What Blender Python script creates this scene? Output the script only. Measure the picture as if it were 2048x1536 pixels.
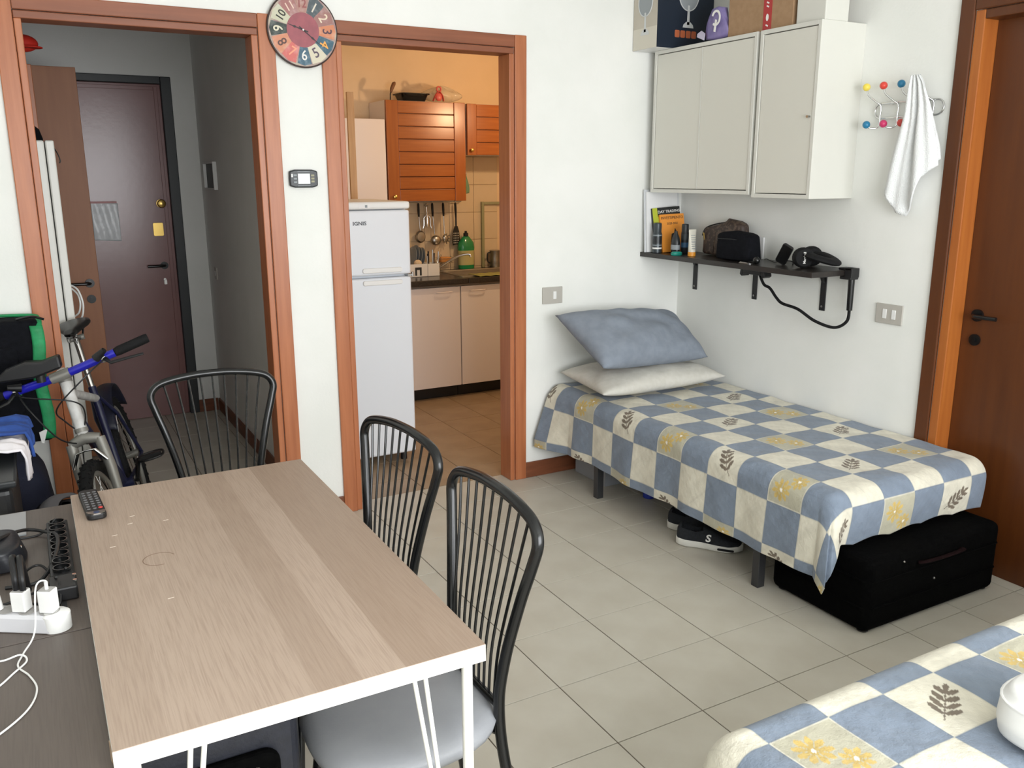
import bpy, bmesh, math, random
import numpy as np
from mathutils import Vector, Matrix, Euler

for o in list(bpy.data.objects):
    bpy.data.objects.remove(o)
scene = bpy.context.scene
COL = scene.collection
random.seed(7)
PI = math.pi

# ---------------------------------------------------------------- camera
def make_camera():
    yaw, pitch, roll = 0.505699632, 0.236927253, 0.00283213741
    f = Vector((math.sin(yaw)*math.cos(pitch), math.cos(yaw)*math.cos(pitch), -math.sin(pitch)))
    rt = Vector((math.cos(yaw), -math.sin(yaw), 0))
    d = f.cross(rt)
    r2 = rt*math.cos(roll) + d*math.sin(roll)
    d2 = -rt*math.sin(roll) + d*math.cos(roll)
    cd = bpy.data.cameras.new('camera')
    cd.sensor_width = 36
    cd.lens = 1731.84/2048*36
    cd.clip_start = 0.02
    co = bpy.data.objects.new('camera', cd)
    COL.objects.link(co)
    m = Matrix((r2, -d2, -f)).transposed().to_4x4()
    m.translation = Vector((-3.1718, -3.8022, 1.5731))
    co.matrix_world = m
    scene.camera = co
make_camera()

# ---------------------------------------------------------------- world, light, exposure
w = bpy.data.worlds.new('sky'); scene.world = w; w.use_nodes = True
bg = w.node_tree.nodes['Background']
bg.inputs[0].default_value = (0.88, 0.94, 1.0, 1)
bg.inputs[1].default_value = 1.0

def area(name, loc, rot, sx, sy, power, col):
    l = bpy.data.lights.new(name, 'AREA'); l.shape = 'RECTANGLE'; l.size = sx; l.size_y = sy
    l.energy = power; l.color = col
    o = bpy.data.objects.new(name, l); COL.objects.link(o); o.location = loc; o.rotation_euler = rot
    return o
# daylight entering by the big window in the wall behind the camera
area('window_daylight', (-1.85, -5.02, 1.52), (PI/2, 0, 0), 2.9, 1.5, 150, (0.96, 0.98, 1.0))

vs = scene.view_settings
scene.display_settings.display_device = 'sRGB'
vs.view_transform = 'Standard'; vs.look = 'None'; vs.gamma = 1.0; vs.use_curve_mapping = False
vs.exposure = -0.06

# ---------------------------------------------------------------- materials
def lin(c):
    def g(v):
        v = v/255.0
        return v/12.92 if v <= 0.04045 else ((v+0.055)/1.055)**2.4
    return (g(c[0]), g(c[1]), g(c[2]), 1.0)
MATS = {}
def mat(name, c, rough=0.6, metal=0.0, c2=None, nscale=20.0, stretch=(1, 1, 1), bump=0.0, bscale=None,
        spec=0.5, emit=None, estr=0.0, alpha=1.0, trans=0.0, coat=0.0, lo=0.35, hi=0.65, sheen=0.0):
    if name in MATS: return MATS[name]
    m = bpy.data.materials.new(name); m.use_nodes = True
    nt = m.node_tree; N = nt.nodes; L = nt.links
    b = N['Principled BSDF']
    b.inputs['Base Color'].default_value = lin(c)
    b.inputs['Roughness'].default_value = rough
    b.inputs['Metallic'].default_value = metal
    b.inputs['Specular IOR Level'].default_value = spec
    b.inputs['Alpha'].default_value = alpha
    b.inputs['Transmission Weight'].default_value = trans
    b.inputs['Coat Weight'].default_value = coat
    b.inputs['Sheen Weight'].default_value = sheen
    if emit:
        b.inputs['Emission Color'].default_value = lin(emit); b.inputs['Emission Strength'].default_value = estr
    if c2 or bump:
        tc = N.new('ShaderNodeTexCoord'); mp = N.new('ShaderNodeMapping'); mp.inputs['Scale'].default_value = stretch
        L.new(tc.outputs['Object'], mp.inputs['Vector'])
    if c2:
        no = N.new('ShaderNodeTexNoise'); no.inputs['Scale'].default_value = nscale; no.inputs['Detail'].default_value = 5
        L.new(mp.outputs[0], no.inputs['Vector'])
        cr = N.new('ShaderNodeValToRGB'); cr.color_ramp.elements[0].position = lo; cr.color_ramp.elements[1].position = hi
        cr.color_ramp.elements[0].color = lin(c); cr.color_ramp.elements[1].color = lin(c2)
        L.new(no.outputs['Fac'], cr.inputs[0]); L.new(cr.outputs[0], b.inputs['Base Color'])
    if bump:
        n2 = N.new('ShaderNodeTexNoise'); n2.inputs['Scale'].default_value = bscale or nscale; n2.inputs['Detail'].default_value = 4
        L.new(mp.outputs[0], n2.inputs['Vector'])
        bp = N.new('ShaderNodeBump'); bp.inputs['Strength'].default_value = bump; bp.inputs['Distance'].default_value = 0.01
        L.new(n2.outputs['Fac'], bp.inputs['Height']); L.new(bp.outputs[0], b.inputs['Normal'])
    MATS[name] = m
    return m

WALL = mat('white_plaster', (240, 240, 236), 0.92, c2=(234, 235, 230), nscale=3, bump=0.06, bscale=90)
HALLW = mat('hall_plaster', (238, 238, 235), 0.92, c2=(232, 233, 229), nscale=3, bump=0.06, bscale=90)
KITW = mat('kitchen_plaster', (234, 206, 172), 0.92, c2=(228, 200, 164), nscale=3, bump=0.06, bscale=90)
GROUT = mat('brown_grout', (92, 76, 60), 0.95)
TILE = mat('ivory_floor_tile', (198, 193, 180), 0.38, c2=(190, 184, 170), nscale=6, bump=0.02, bscale=60)
KTILE = mat('brown_floor_tile', (164, 142, 116), 0.4, c2=(152, 130, 104), nscale=6)
WTILE = mat('cream_wall_tile', (216, 196, 168), 0.3, c2=(210, 190, 160), nscale=5)
WOODV = mat('cherry_wood_upright', (186, 116, 76), 0.36, c2=(160, 92, 56), nscale=3.0, stretch=(14, 14, 0.9), lo=0.25, hi=0.75, bump=0.02, bscale=8)
WOODH = mat('cherry_wood_level', (148, 86, 56), 0.42, c2=(124, 70, 44), nscale=3.0, stretch=(0.9, 14, 14), lo=0.25, hi=0.75, bump=0.02, bscale=8)  # head boards coloured darker for the weaker light above the doorways
WOODR = mat('tan_wood_jamb', (176, 104, 44), 0.42, c2=(158, 86, 34), nscale=3.0, stretch=(14, 14, 0.9), lo=0.25, hi=0.75)
DOORW = mat('dark_brown_door_veneer', (94, 50, 18), 0.40, c2=(76, 38, 12), nscale=3.0, stretch=(10, 10, 0.7), lo=0.2, hi=0.8)  # leaf and casing colour, darker than the tan side jambs
LEAFW = mat('brown_door_veneer', (150, 96, 58), 0.5, c2=(134, 82, 48), nscale=3.0, stretch=(10, 10, 0.7), lo=0.2, hi=0.8)
BBW = mat('dark_wood_skirting', (128, 74, 46), 0.45, c2=(108, 60, 36), nscale=3.0, stretch=(1.5, 1.5, 14))
ARMD = mat('maroon_laminate', (138, 98, 96), 0.24, c2=(132, 92, 90), nscale=3, bump=0.02, bscale=40)
BLKF = mat('black_painted_frame', (44, 48, 50), 0.45)
BLK = mat('black_plastic', (22, 22, 24), 0.45)
BLKM = mat('black_gloss_metal', (16, 17, 18), 0.22)
BLKR = mat('black_rubber', (22, 22, 23), 0.8, spec=0.25, bump=0.2, bscale=90)
BLKC = mat('black_fabric', (14, 15, 19), 0.95, spec=0.15, c2=(20, 21, 26), nscale=60, bump=0.15, bscale=200)
CHR = mat('chrome', (215, 215, 215), 0.14, 1.0)
STEEL = mat('brushed_steel', (170, 168, 164), 0.32, 1.0)
BRASS = mat('brass', (190, 160, 90), 0.28, 1.0)
WPL = mat('white_plastic', (232, 232, 230), 0.4)
WLAC = mat('white_lacquer', (236, 235, 228), 0.38)
CABD = mat('pale_grey_door', (216, 214, 204), 0.45)
GREYP = mat('grey_switch_plate', (182, 178, 170), 0.4)
FRW = mat('white_enamel', (226, 230, 236), 0.3)
KCAB = mat('pinkish_white_laminate', (234, 224, 220), 0.42)
PAPER = mat('white_paper', (236, 236, 236), 0.8)

# ---------------------------------------------------------------- mesh builder
class MB:
    def __init__(s): s.v = []; s.f = []; s.mi = []; s.cur = 0
    def add(s, vs_, fs):
        n = len(s.v); s.v += [tuple(p) for p in vs_]; s.f += [tuple(i+n for i in f) for f in fs]; s.mi += [s.cur]*len(fs)
        return s
    def box(s, x0, x1, y0, y1, z0, z1):
        if x0 > x1: x0, x1 = x1, x0
        if y0 > y1: y0, y1 = y1, y0
        if z0 > z1: z0, z1 = z1, z0
        return s.add([(x0,y0,z0),(x1,y0,z0),(x1,y1,z0),(x0,y1,z0),(x0,y0,z1),(x1,y0,z1),(x1,y1,z1),(x0,y1,z1)],
                     [(0,3,2,1),(4,5,6,7),(0,1,5,4),(1,2,6,5),(2,3,7,6),(3,0,4,7)])
    def obox(s, c, ax, ay, az):
        c = Vector(c); ax, ay, az = Vector(ax), Vector(ay), Vector(az)
        vs_ = [c+ax*i+ay*j+az*k for k in (-1,1) for i, j in ((-1,-1),(1,-1),(1,1),(-1,1))]
        return s.add(vs_, [(0,3,2,1),(4,5,6,7),(0,1,5,4),(1,2,6,5),(2,3,7,6),(3,0,4,7)])
    def tube(s, pts, r, seg=10, closed=False, caps=True, flat=None):
        P = [Vector(p) for p in pts]; n = len(P)
        R = r if isinstance(r, (list, tuple)) else [r]*n
        T = []
        for i in range(n):
            if closed: t = P[(i+1) % n]-P[i-1]
            else: t = P[min(i+1, n-1)]-P[max(i-1, 0)]
            T.append(t.normalized() if t.length > 1e-9 else Vector((0,0,1)))
        up = Vector((0,0,1)) if abs(T[0].z) < 0.9 else Vector((1,0,0))
        nrm = (up - T[0]*up.dot(T[0])).normalized()
        vs_ = []
        for i in range(n):
            nrm = (nrm - T[i]*nrm.dot(T[i]))
            nrm = nrm.normalized() if nrm.length > 1e-9 else T[i].orthogonal().normalized()
            bn = T[i].cross(nrm)
            for k in range(seg):
                a = 2*PI*k/seg
                k2 = flat if flat else 1.0
                vs_.append(P[i]+(nrm*math.cos(a)*k2+bn*math.sin(a))*R[i])
        fs = []
        m = n if closed else n-1
        for i in range(m):
            for k in range(seg):
                a = i*seg+k; b = i*seg+(k+1) % seg; c = ((i+1) % n)*seg+(k+1) % seg; d = ((i+1) % n)*seg+k
                fs.append((a, b, c, d))
        if caps and not closed:
            fs.append(tuple(range(seg-1, -1, -1))); fs.append(tuple((n-1)*seg+k for k in range(seg)))
        return s.add(vs_, fs)
    def cyl(s, p0, p1, r0, r1=None, seg=20):
        return s.tube([p0, p1], [r0, r0 if r1 is None else r1], seg)
    def lathe(s, prof, c=(0,0,0), axis='z', seg=24, sx=1.0, sy=1.0):
        vs_ = []; n = len(prof)
        for (r, h) in prof:
            for k in range(seg):
                a = 2*PI*k/seg; u, v = r*math.cos(a)*sx, r*math.sin(a)*sy
                p = {'z': (u, v, h), 'y': (u, h, v), 'x': (h, u, v)}[axis]
                vs_.append((p[0]+c[0], p[1]+c[1], p[2]+c[2]))
        fs = [(i*seg+k, i*seg+(k+1) % seg, (i+1)*seg+(k+1) % seg, (i+1)*seg+k) for i in range(n-1) for k in range(seg)]
        fs.append(tuple(range(seg-1, -1, -1))); fs.append(tuple((n-1)*seg+k for k in range(seg)))
        return s.add(vs_, fs)
    def ball(s, c, r, seg=16, rings=10, sx=1, sy=1, sz=1):
        prof = [(max(1e-4, r*math.sin(PI*i/rings)), -r*math.cos(PI*i/rings)*sz) for i in range(rings+1)]
        return s.lathe(prof, c, 'z', seg, sx, sy)
    def prism(s, poly, o, ux, uy, n, d):
        """poly in (u,v) on plane o,ux,uy; extruded by n*d"""
        o, ux, uy, n = Vector(o), Vector(ux), Vector(uy), Vector(n)
        k = len(poly)
        A = [o+ux*p[0]+uy*p[1] for p in poly]; B = [a+n*d for a in A]
        return s.add(A+B, [tuple(range(k-1,-1,-1)), tuple(range(k, 2*k))]+[(i, (i+1) % k, k+(i+1) % k, k+i) for i in range(k)])
    def grid(s, fn, nu, nv, close=False):
        vs_ = [fn(i/nu, j/nv) for j in range(nv+1) for i in range(nu+1)]
        fs = [(j*(nu+1)+i, j*(nu+1)+i+1, (j+1)*(nu+1)+i+1, (j+1)*(nu+1)+i) for j in range(nv) for i in range(nu)]
        return s.add(vs_, fs)
    def build(s, name, m, parent=None, smooth=False, bevel=0.0, local=False, solid=0.0, subsurf=0, seg=2, autos=None):
        o = finish(name, s.v, s.f, m, parent, local)
        me = o.data
        if isinstance(m, (list, tuple)):
            for p, i in zip(me.polygons, s.mi): p.material_index = i
        bm = bmesh.new(); bm.from_mesh(me); bmesh.ops.recalc_face_normals(bm, faces=bm.faces); bm.to_mesh(me); bm.free()
        if smooth:
            for p in me.polygons: p.use_smooth = True
            if autos is None: autos = 40
            if autos: me.set_sharp_from_angle(angle=math.radians(autos))
        if bevel:
            b = o.modifiers.new('bevel', 'BEVEL'); b.width = bevel; b.segments = seg; b.limit_method = 'ANGLE'; b.angle_limit = math.radians(40)
        if solid:
            b = o.modifiers.new('solid', 'SOLIDIFY'); b.thickness = solid; b.offset = 0
        if subsurf:
            b = o.modifiers.new('sub', 'SUBSURF'); b.levels = subsurf; b.render_levels = subsurf
        return o
ORG = {}
def finish(name, vs_, fs, m, parent, local):
    me = bpy.data.meshes.new(name)
    if parent is not None:
        og = Vector((0,0,0)) if local else ORG[parent.name]
    elif local:
        og = Vector((0,0,0))
    else:
        a = np.array(vs_); lo, hi = a.min(0), a.max(0)
        og = Vector(((lo[0]+hi[0])/2, (lo[1]+hi[1])/2, lo[2]))
    me.from_pydata([(p[0]-og[0], p[1]-og[1], p[2]-og[2]) for p in vs_], [], fs)
    me.update()
    o = bpy.data.objects.new(name, me); COL.objects.link(o)
    if isinstance(m, (list, tuple)):
        for q in m: me.materials.append(q)
    elif m: me.materials.append(m)
    if parent is not None: o.parent = parent
    else: o.location = og
    ORG[o.name] = og
    return o
def thing(name, label, cat, loc=(0,0,0), group=None, kind=None):
    o = bpy.data.objects.new(name, None); COL.objects.link(o); o.location = loc; o.empty_display_size = 0.05
    ORG[o.name] = Vector(loc)
    return tag(o, label, cat, group, kind)
def tag(o, label=None, cat=None, group=None, kind=None):
    if label: o['label'] = label
    if cat: o['category'] = cat
    if group: o['group'] = group
    if kind: o['kind'] = kind
    return o
def struct(o, label, cat): return tag(o, label, cat, None, 'structure')
def copy_tree(o, parent=None):
    c = o.copy(); COL.objects.link(c)
    if parent is not None: c.parent = parent
    for ch in list(o.children): copy_tree(ch, c)
    return c
def text(name, body, size, m, parent, origin, right, up, align='CENTER', ext=0.0004, sx=1.0, local=False, bold=0.0):
    cu = bpy.data.curves.new('t', 'FONT'); cu.body = body; cu.size = size; cu.align_x = align; cu.align_y = 'CENTER'
    cu.extrude = ext; cu.offset = bold; cu.resolution_u = 3
    to = bpy.data.objects.new('t', cu); COL.objects.link(to)
    bpy.context.view_layer.update()
    me = bpy.data.meshes.new_from_object(to)
    bpy.data.objects.remove(to); bpy.data.curves.remove(cu)
    r = Vector(right).normalized(); u = Vector(up).normalized(); n = r.cross(u)
    og = Vector(origin) - (Vector((0,0,0)) if local else ORG[parent.name])
    mm = Matrix((r*sx, u, n)).transposed().to_4x4(); mm.translation = og
    me.transform(mm); me.name = name
    me.materials.clear(); me.materials.append(m)
    o = bpy.data.objects.new(name, me); COL.objects.link(o); o.parent = parent
    ORG[o.name] = ORG.get(parent.name, Vector((0,0,0)))
    return o
def cr(pts, n=8, closed=False):
    P = [Vector(p) for p in pts]; out = []; k = len(P)
    rng = range(k) if closed else range(k-1)
    for i in rng:
        if closed: p0, p1, p2, p3 = P[i-1], P[i], P[(i+1) % k], P[(i+2) % k]
        else: p0, p1, p2, p3 = P[max(i-1,0)], P[i], P[i+1], P[min(i+2,k-1)]
        for j in range(n):
            t = j/n
            out.append(0.5*((2*p1)+(p2-p0)*t+(2*p0-5*p1+4*p2-p3)*t*t+(3*p1-p0-3*p2+p3)*t**3))
    if not closed: out.append(P[-1])
    return out
def rrect(w, h, r, n=5):
    pts = []
    for cx_, cy_, a0 in ((w/2-r, h/2-r, 0), (-w/2+r, h/2-r, PI/2), (-w/2+r, -h/2+r, PI), (w/2-r, -h/2+r, 1.5*PI)):
        for i in range(n+1):
            a = a0+PI/2*i/n; pts.append((cx_+r*math.cos(a), cy_+r*math.sin(a)))
    return pts
def circ(r, n=24, cx_=0, cy_=0, sx=1, sy=1):
    return [(cx_+r*sx*math.cos(2*PI*i/n), cy_+r*sy*math.sin(2*PI*i/n)) for i in range(n)]
X_, Y_, Z_ = Vector((1,0,0)), Vector((0,1,0)), Vector((0,0,1))

# ================================================================ ROOM SHELL
RX0, RY0, RH, WT = -4.05, -5.0, 2.75, 0.10
TS, GR = 0.313, 0.0035
def tiled(parent, x0, x1, y0, y1, gx, gy, ts, m, zt, name='floor_tile'):
    cache = {}
    def cuts(a, b, g):
        k = math.floor((a-g)/ts); c = [a]
        while g+(k+1)*ts < b-0.004:
            k += 1
            if g+k*ts > a+0.004: c.append(g+k*ts)
        return c+[b]
    cx_, cy_ = cuts(x0, x1, gx), cuts(y0, y1, gy)
    og = ORG[parent.name]
    for i in range(len(cx_)-1):
        for j in range(len(cy_)-1):
            wx, wy = cx_[i+1]-cx_[i]-GR, cy_[j+1]-cy_[j]-GR
            key = (round(wx, 4), round(wy, 4))
            if key not in cache:
                mb = MB(); h = 0.0006
                mb.add([(-wx/2,-wy/2,-0.006),(wx/2,-wy/2,-0.006),(wx/2,wy/2,-0.006),(-wx/2,wy/2,-0.006),
                        (-wx/2,-wy/2,-h),(wx/2,-wy/2,-h),(wx/2,wy/2,-h),(-wx/2,wy/2,-h),
                        (-wx/2+h,-wy/2+h,0),(wx/2-h,-wy/2+h,0),(wx/2-h,wy/2-h,0),(-wx/2+h,wy/2-h,0)],
                       [(0,1,5,4),(1,2,6,5),(2,3,7,6),(3,0,4,7),(4,5,9,8),(5,6,10,9),(6,7,11,10),(7,4,8,11),(8,9,10,11)])
                o = mb.build(name, m, parent, local=True); cache[key] = o
            else:
                o = cache[key].copy(); COL.objects.link(o)
            o.location = Vector(((cx_[i]+cx_[i+1])/2, (cy_[j]+cy_[j+1])/2, zt+random.uniform(-0.0002, 0.0002)))-og

fl = MB().box(RX0, 0.14, RY0, WT, -0.12, -0.003).build('floor', GROUT)
struct(fl, 'ivory square ceramic tile floor with thin brown joints', 'floor')
tiled(fl, RX0, 0.12, RY0, 0.10, -0.9255, -0.1806, TS, TILE, 0.0)
fh = MB().box(-3.7, -2.13, WT, 2.42, -0.12, -0.003).build('floor', GROUT)
struct(fh, 'ivory tile floor of the dark entrance hall', 'floor')
tiled(fh, -3.7, -2.13, WT, 2.31, -0.9255, -0.1806, TS, TILE, 0.0)
fk = MB().box(-2.03, 0.6, WT, 2.31, -0.12, -0.003).build('floor', GROUT)
struct(fk, 'brown tile floor of the kitchen behind the doorway', 'floor')
tiled(fk, -2.03, 0.6, WT, 1.80, -0.925, 0.30, 0.30, KTILE, 0.0)

# back wall with the two doorways
b = MB()
b.box(RX0, -3.124, 0, WT, 0, RH); b.box(-3.124, -2.250, 0, WT, 2.16, RH); b.box(-2.250, -1.925, 0, WT, 0, RH)
b.box(-1.925, -1.052, 0, WT, 2.16, RH); b.box(-1.052, 0.6, 0, WT, 0, RH)
struct(b.build('wall_back', WALL), 'white plaster back wall with two open doorways', 'wall')
# right wall with a door opening
b = MB()
b.box(0, 0.14, -1.65, 0, 0, RH); b.box(0, 0.14, -2.50, -1.65, 2.16, RH); b.box(0, 0.14, RY0, -2.50, 0, RH)
struct(b.build('wall_right', WALL), 'white plaster right wall carrying cabinets, shelf and hooks', 'wall')
struct(MB().box(RX0-0.1, RX0, RY0, WT, 0, RH).build('wall_left', WALL), 'white plaster left wall outside the picture', 'wall')
# wall behind the camera with the window opening
WX0, WX1, WZ0, WZ1 = -3.3, -0.4, 0.75, 2.30
b = MB()
b.box(RX0, WX0, RY0-0.12, RY0, 0, RH); b.box(WX1, 0.14, RY0-0.12, RY0, 0, RH); b.box(WX0, WX1, RY0-0.12, RY0, 0, WZ0); b.box(WX0, WX1, RY0-0.12, RY0, WZ1, RH)
struct(b.build('wall_front', WALL), 'white plaster wall behind the camera with the window', 'wall')
wn = thing('window_1', 'white framed window behind the camera letting in daylight', 'window', ((WX0+WX1)/2, RY0, WZ0), kind='structure')
b = MB()
for x in (WX0, (WX0+WX1)/2-0.03, WX1-0.06): b.box(x, x+0.06, RY0-0.10, RY0-0.05, WZ0, WZ1)
b.box(WX0, WX1, RY0-0.10, RY0-0.05, WZ0, WZ0+0.06); b.box(WX0, WX1, RY0-0.10, RY0-0.05, WZ1-0.06, WZ1)
b.build('window_frame', WLAC, wn)
MB().box(WX0-0.03, WX1+0.03, RY0-0.05, RY0+0.06, WZ0-0.03, WZ0).build('window_sill', WLAC, wn)
struct(MB().box(RX0-0.1, 0.6, RY0-0.12, 2.45, RH, RH+0.1).build('ceiling', WALL), 'white ceiling above the room', 'ceiling')
# hall shell
struct(MB().box(-2.13, -2.03, WT, 2.42, 0, RH).build('wall_hall', HALLW), 'grey white wall between the hall and the kitchen', 'wall')
b = MB(); b.box(-2.300, -2.13, 2.25, 2.42, 0, RH); b.box(-3.8, -3.30, 2.25, 2.42, 0, RH); b.box(-3.30, -2.300, 2.25, 2.42, 2.165, RH)
struct(b.build('wall_hall', HALLW), 'far grey white wall of the hall around the entrance door', 'wall')
struct(MB().box(-3.8, -3.7, WT, 2.25, 0, RH).build('wall_hall', HALLW), 'left wall of the hall behind the white cabinet', 'wall')
# kitchen shell
wk = struct(MB().box(-2.03, 0.7, 2.32, 2.42, 0, RH).build('wall_kitchen', KITW), 'warm lit kitchen wall behind the worktop', 'wall')
struct(MB().box(0.6, 0.7, WT, 2.32, 0, RH).build('wall_kitchen', KITW), 'right wall of the kitchen hidden by the doorway', 'wall')
og = ORG[wk.name]; tl0 = None
for i in range(8):
    for j in range(5):
        xa, za = -1.47+0.2075*i, 0.775+0.2075*j
        if tl0 is None:
            tl0 = MB().box(-0.1025, 0.1025, -0.009, 0, -0.1025, 0.1025).build('wall_tile', WTILE, wk, bevel=0.0015, local=True); t = tl0
        else:
            t = tl0.copy(); COL.objects.link(t)
        t.location = Vector((xa, 2.32+random.uniform(-0.0003, 0.0003), za))-og

# ---- door casings
def casing(name, label, xo0, xi0, xl0, xl1, xi1, xo1, zo, zi, zl):
    t = thing(name, label, 'door frame', ((xo0+xo1)/2, 0, 0), kind='structure')
    MB().box(xo0, xi0, -0.014, 0.0, 0, zo).build('casing_board', WOODV, t, bevel=0.003)
    MB().box(xi1, xo1, -0.014, 0.0, 0, zo).build('casing_board', WOODV, t, bevel=0.003)
    MB().box(xi0+0.001, xi1-0.001, -0.013, 0.0, zi, zo-0.001).build('casing_board', WOODH, t, bevel=0.003)
    MB().box(xi0+0.0015, xl0, -0.006, WT+0.006, 0, zl).build('jamb_lining', WOODV, t, bevel=0.003)
    MB().box(xl1, xi1-0.0015, -0.006, WT+0.006, 0, zl).build('jamb_lining', WOODV, t, bevel=0.003)
    MB().box(xi0+0.0015, xi1-0.0015, -0.006, WT+0.006, zl, zi-0.0015).build('jamb_lining', WOODH, t, bevel=0.003)
    MB().box(xo0, xi0, WT, WT+0.012, 0, zo).build('casing_board', WOODV, t); MB().box(xi1, xo1, WT, WT+0.012, 0, zo).build('casing_board', WOODV, t)
    return t
casing('trim_1', 'cherry wood frame around the hall doorway', -3.186, -3.124, -3.097, -2.278, -2.250, -2.184, 2.214, 2.159, 2.130)
casing('trim_2', 'cherry wood frame around the kitchen doorway', -1.988, -1.925, -1.898, -1.079, -1.052, -0.989, 2.214, 2.159, 2.130)

def bboard(name, label, *bx):
    return struct(MB().box(*bx).build(name, BBW, bevel=0.003), label, 'baseboard')
bboard('baseboard_back', 'wooden skirting between the kitchen doorway and the bed', -0.988, 0, -0.012, 0, 0, 0.085)
bboard('baseboard_back', 'short wooden skirting between the two doorways', -2.183, -1.989, -0.012, 0, 0, 0.085)
bboard('baseboard_back', 'wooden skirting left of the hall doorway', RX0, -3.187, -0.012, 0, 0, 0.085)
bboard('baseboard_right', 'wooden skirting along the right wall behind the bed', -0.012, 0, -1.57, -0.013, 0, 0.085)
bboard('baseboard_hall', 'dark skirting along the right wall of the hall', -2.142, -2.13, 0.12, 2.237, 0, 0.085)
bboard('baseboard_hall', 'dark skirting beside the entrance door', -2.302, -2.143, 2.238, 2.25, 0, 0.085)

# ---- right hand door (closed, recessed)
d = thing('door_1', 'closed dark brown door in the right wall with tan jamb', 'door', (0, -2.07, 0), kind='structure')
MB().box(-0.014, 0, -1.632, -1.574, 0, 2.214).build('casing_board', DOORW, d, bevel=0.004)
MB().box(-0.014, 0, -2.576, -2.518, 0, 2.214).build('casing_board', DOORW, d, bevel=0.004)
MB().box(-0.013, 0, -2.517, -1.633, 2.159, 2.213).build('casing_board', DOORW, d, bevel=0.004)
MB().box(-0.006, 0.085, -1.672, -1.634, 0, 2.158).build('jamb_lining', WOODR, d, bevel=0.003)
MB().box(-0.006, 0.085, -2.516, -2.478, 0, 2.158).build('jamb_lining', WOODR, d, bevel=0.003)
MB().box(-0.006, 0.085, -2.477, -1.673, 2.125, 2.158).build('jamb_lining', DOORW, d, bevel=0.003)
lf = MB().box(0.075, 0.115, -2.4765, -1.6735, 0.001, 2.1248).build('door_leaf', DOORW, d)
def lever(parent, p, dirv, nrm, ln=0.12, r=0.008, m=BLKM, hole=-0.105):
    """door lever at p, handle runs along dirv, sticks out along nrm"""
    p, dv, n = Vector(p), Vector(dirv), Vector(nrm)
    b = MB(); b.cyl(p, p+n*0.010, 0.024, seg=24)
    b.tube(cr([p, p+n*0.03, p+n*0.042+dv*0.014, p+n*0.044+dv*0.05, p+n*0.042+dv*ln], 6), [0.0085]*13+[0.0085]*12, 12)
    b.build('door_handle', m, parent, smooth=True)
    if hole:
        q = p+Vector((0,0,hole)); b = MB(); b.cyl(q, q+n*0.008, 0.023, seg=24); b.cyl(q, q+n*0.014, 0.009, seg=12)
        b.build('lock_escutcheon', m, parent, smooth=True)
lever(d, (0.075, -1.735, 1.030), (0, -1, 0), (-1, 0, 0), 0.10, hole=-0.098)

# ---- armoured entrance door at the far end of the hall
d = thing('door_2', 'closed maroon entrance door with black frame and brass knob', 'door', (-2.8, 2.25, 0), kind='structure')
b = MB(); b.box(-2.330, -2.268, 2.236, 2.30, 0, 2.175); b.box(-3.31, -3.25, 2.236, 2.30, 0, 2.175); b.box(-3.25, -2.330, 2.236, 2.30, 2.130, 2.175)
b.build('door_frame', BLKF, d, bevel=0.004)
MB().box(-3.249, -2.331, 2.262, 2.30, 0.001, 2.129).build('door_leaf', ARMD, d, bevel=0.003)
b = MB(); b.box(-2.372, -2.350, 2.256, 2.263, 0.02, 2.115); b.box(-3.23, -2.372, 2.256, 2.263, 2.093, 2.115); b.build('edge_moulding', ARMD, d, bevel=0.002)
b = MB(); b.lathe([(0.026, 2.262), (0.026, 2.252), (0.011, 2.250), (0.011, 2.232), (0.024, 2.225), (0.027, 2.212), (0.022, 2.202), (0.008, 2.198)], (-2.392, 0, 1.401), 'y', 24)
b.build('door_knob', BRASS, d, smooth=True)
b = MB(); b.prism(rrect(0.062, 0.084, 0.008), (-2.42, 2.262, 1.238), X_, Z_, -Y_, 0.006); b.build('lock_plate', BRASS, d, bevel=0.001)
lever(d, (-2.405, 2.262, 1.006), (-1, 0, 0), (0, -1, 0), 0.105, hole=None)
b = MB(); b.prism(rrect(0.016, 0.04, 0.007), (-2.409, 2.262, 0.903), X_, Z_, -Y_, 0.004); b.cyl((-2.409, 2.262, 0.912), (-2.409, 2.238, 0.912), 0.004); b.box(-2.417, -2.401, 2.236, 2.239, 0.885, 0.912)
b.build('key', STEEL, d)
# ---- open interior leaf standing in the hall
d = thing('door_3', 'open brown wooden door leaf standing in the hall', 'door', (-3.25, 1.5, 0), kind='structure')
MB().box(-3.64, -2.846, 1.50, 1.542, 0.01, 2.127).build('door_leaf', LEAFW, d, bevel=0.002)
lever(d, (-2.895, 1.50, 1.000), (-1, 0, 0), (0, -1, 0), 0.12, hole=-0.088)
b = MB(); b.box(-3.70, -3.64, 1.49, 1.56, 0, 2.16); b.build('door_frame', WOODV, d)
GLASS = mat('clear_glass', (250, 252, 252), 0.02, trans=1.0)
for xa, xb in ((WX0+0.06, (WX0+WX1)/2-0.03), ((WX0+WX1)/2+0.03, WX1-0.06)):
    MB().box(xa, xb, RY0-0.078, RY0-0.072, WZ0+0.06, WZ1-0.06).build('pane', GLASS, wn)

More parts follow.
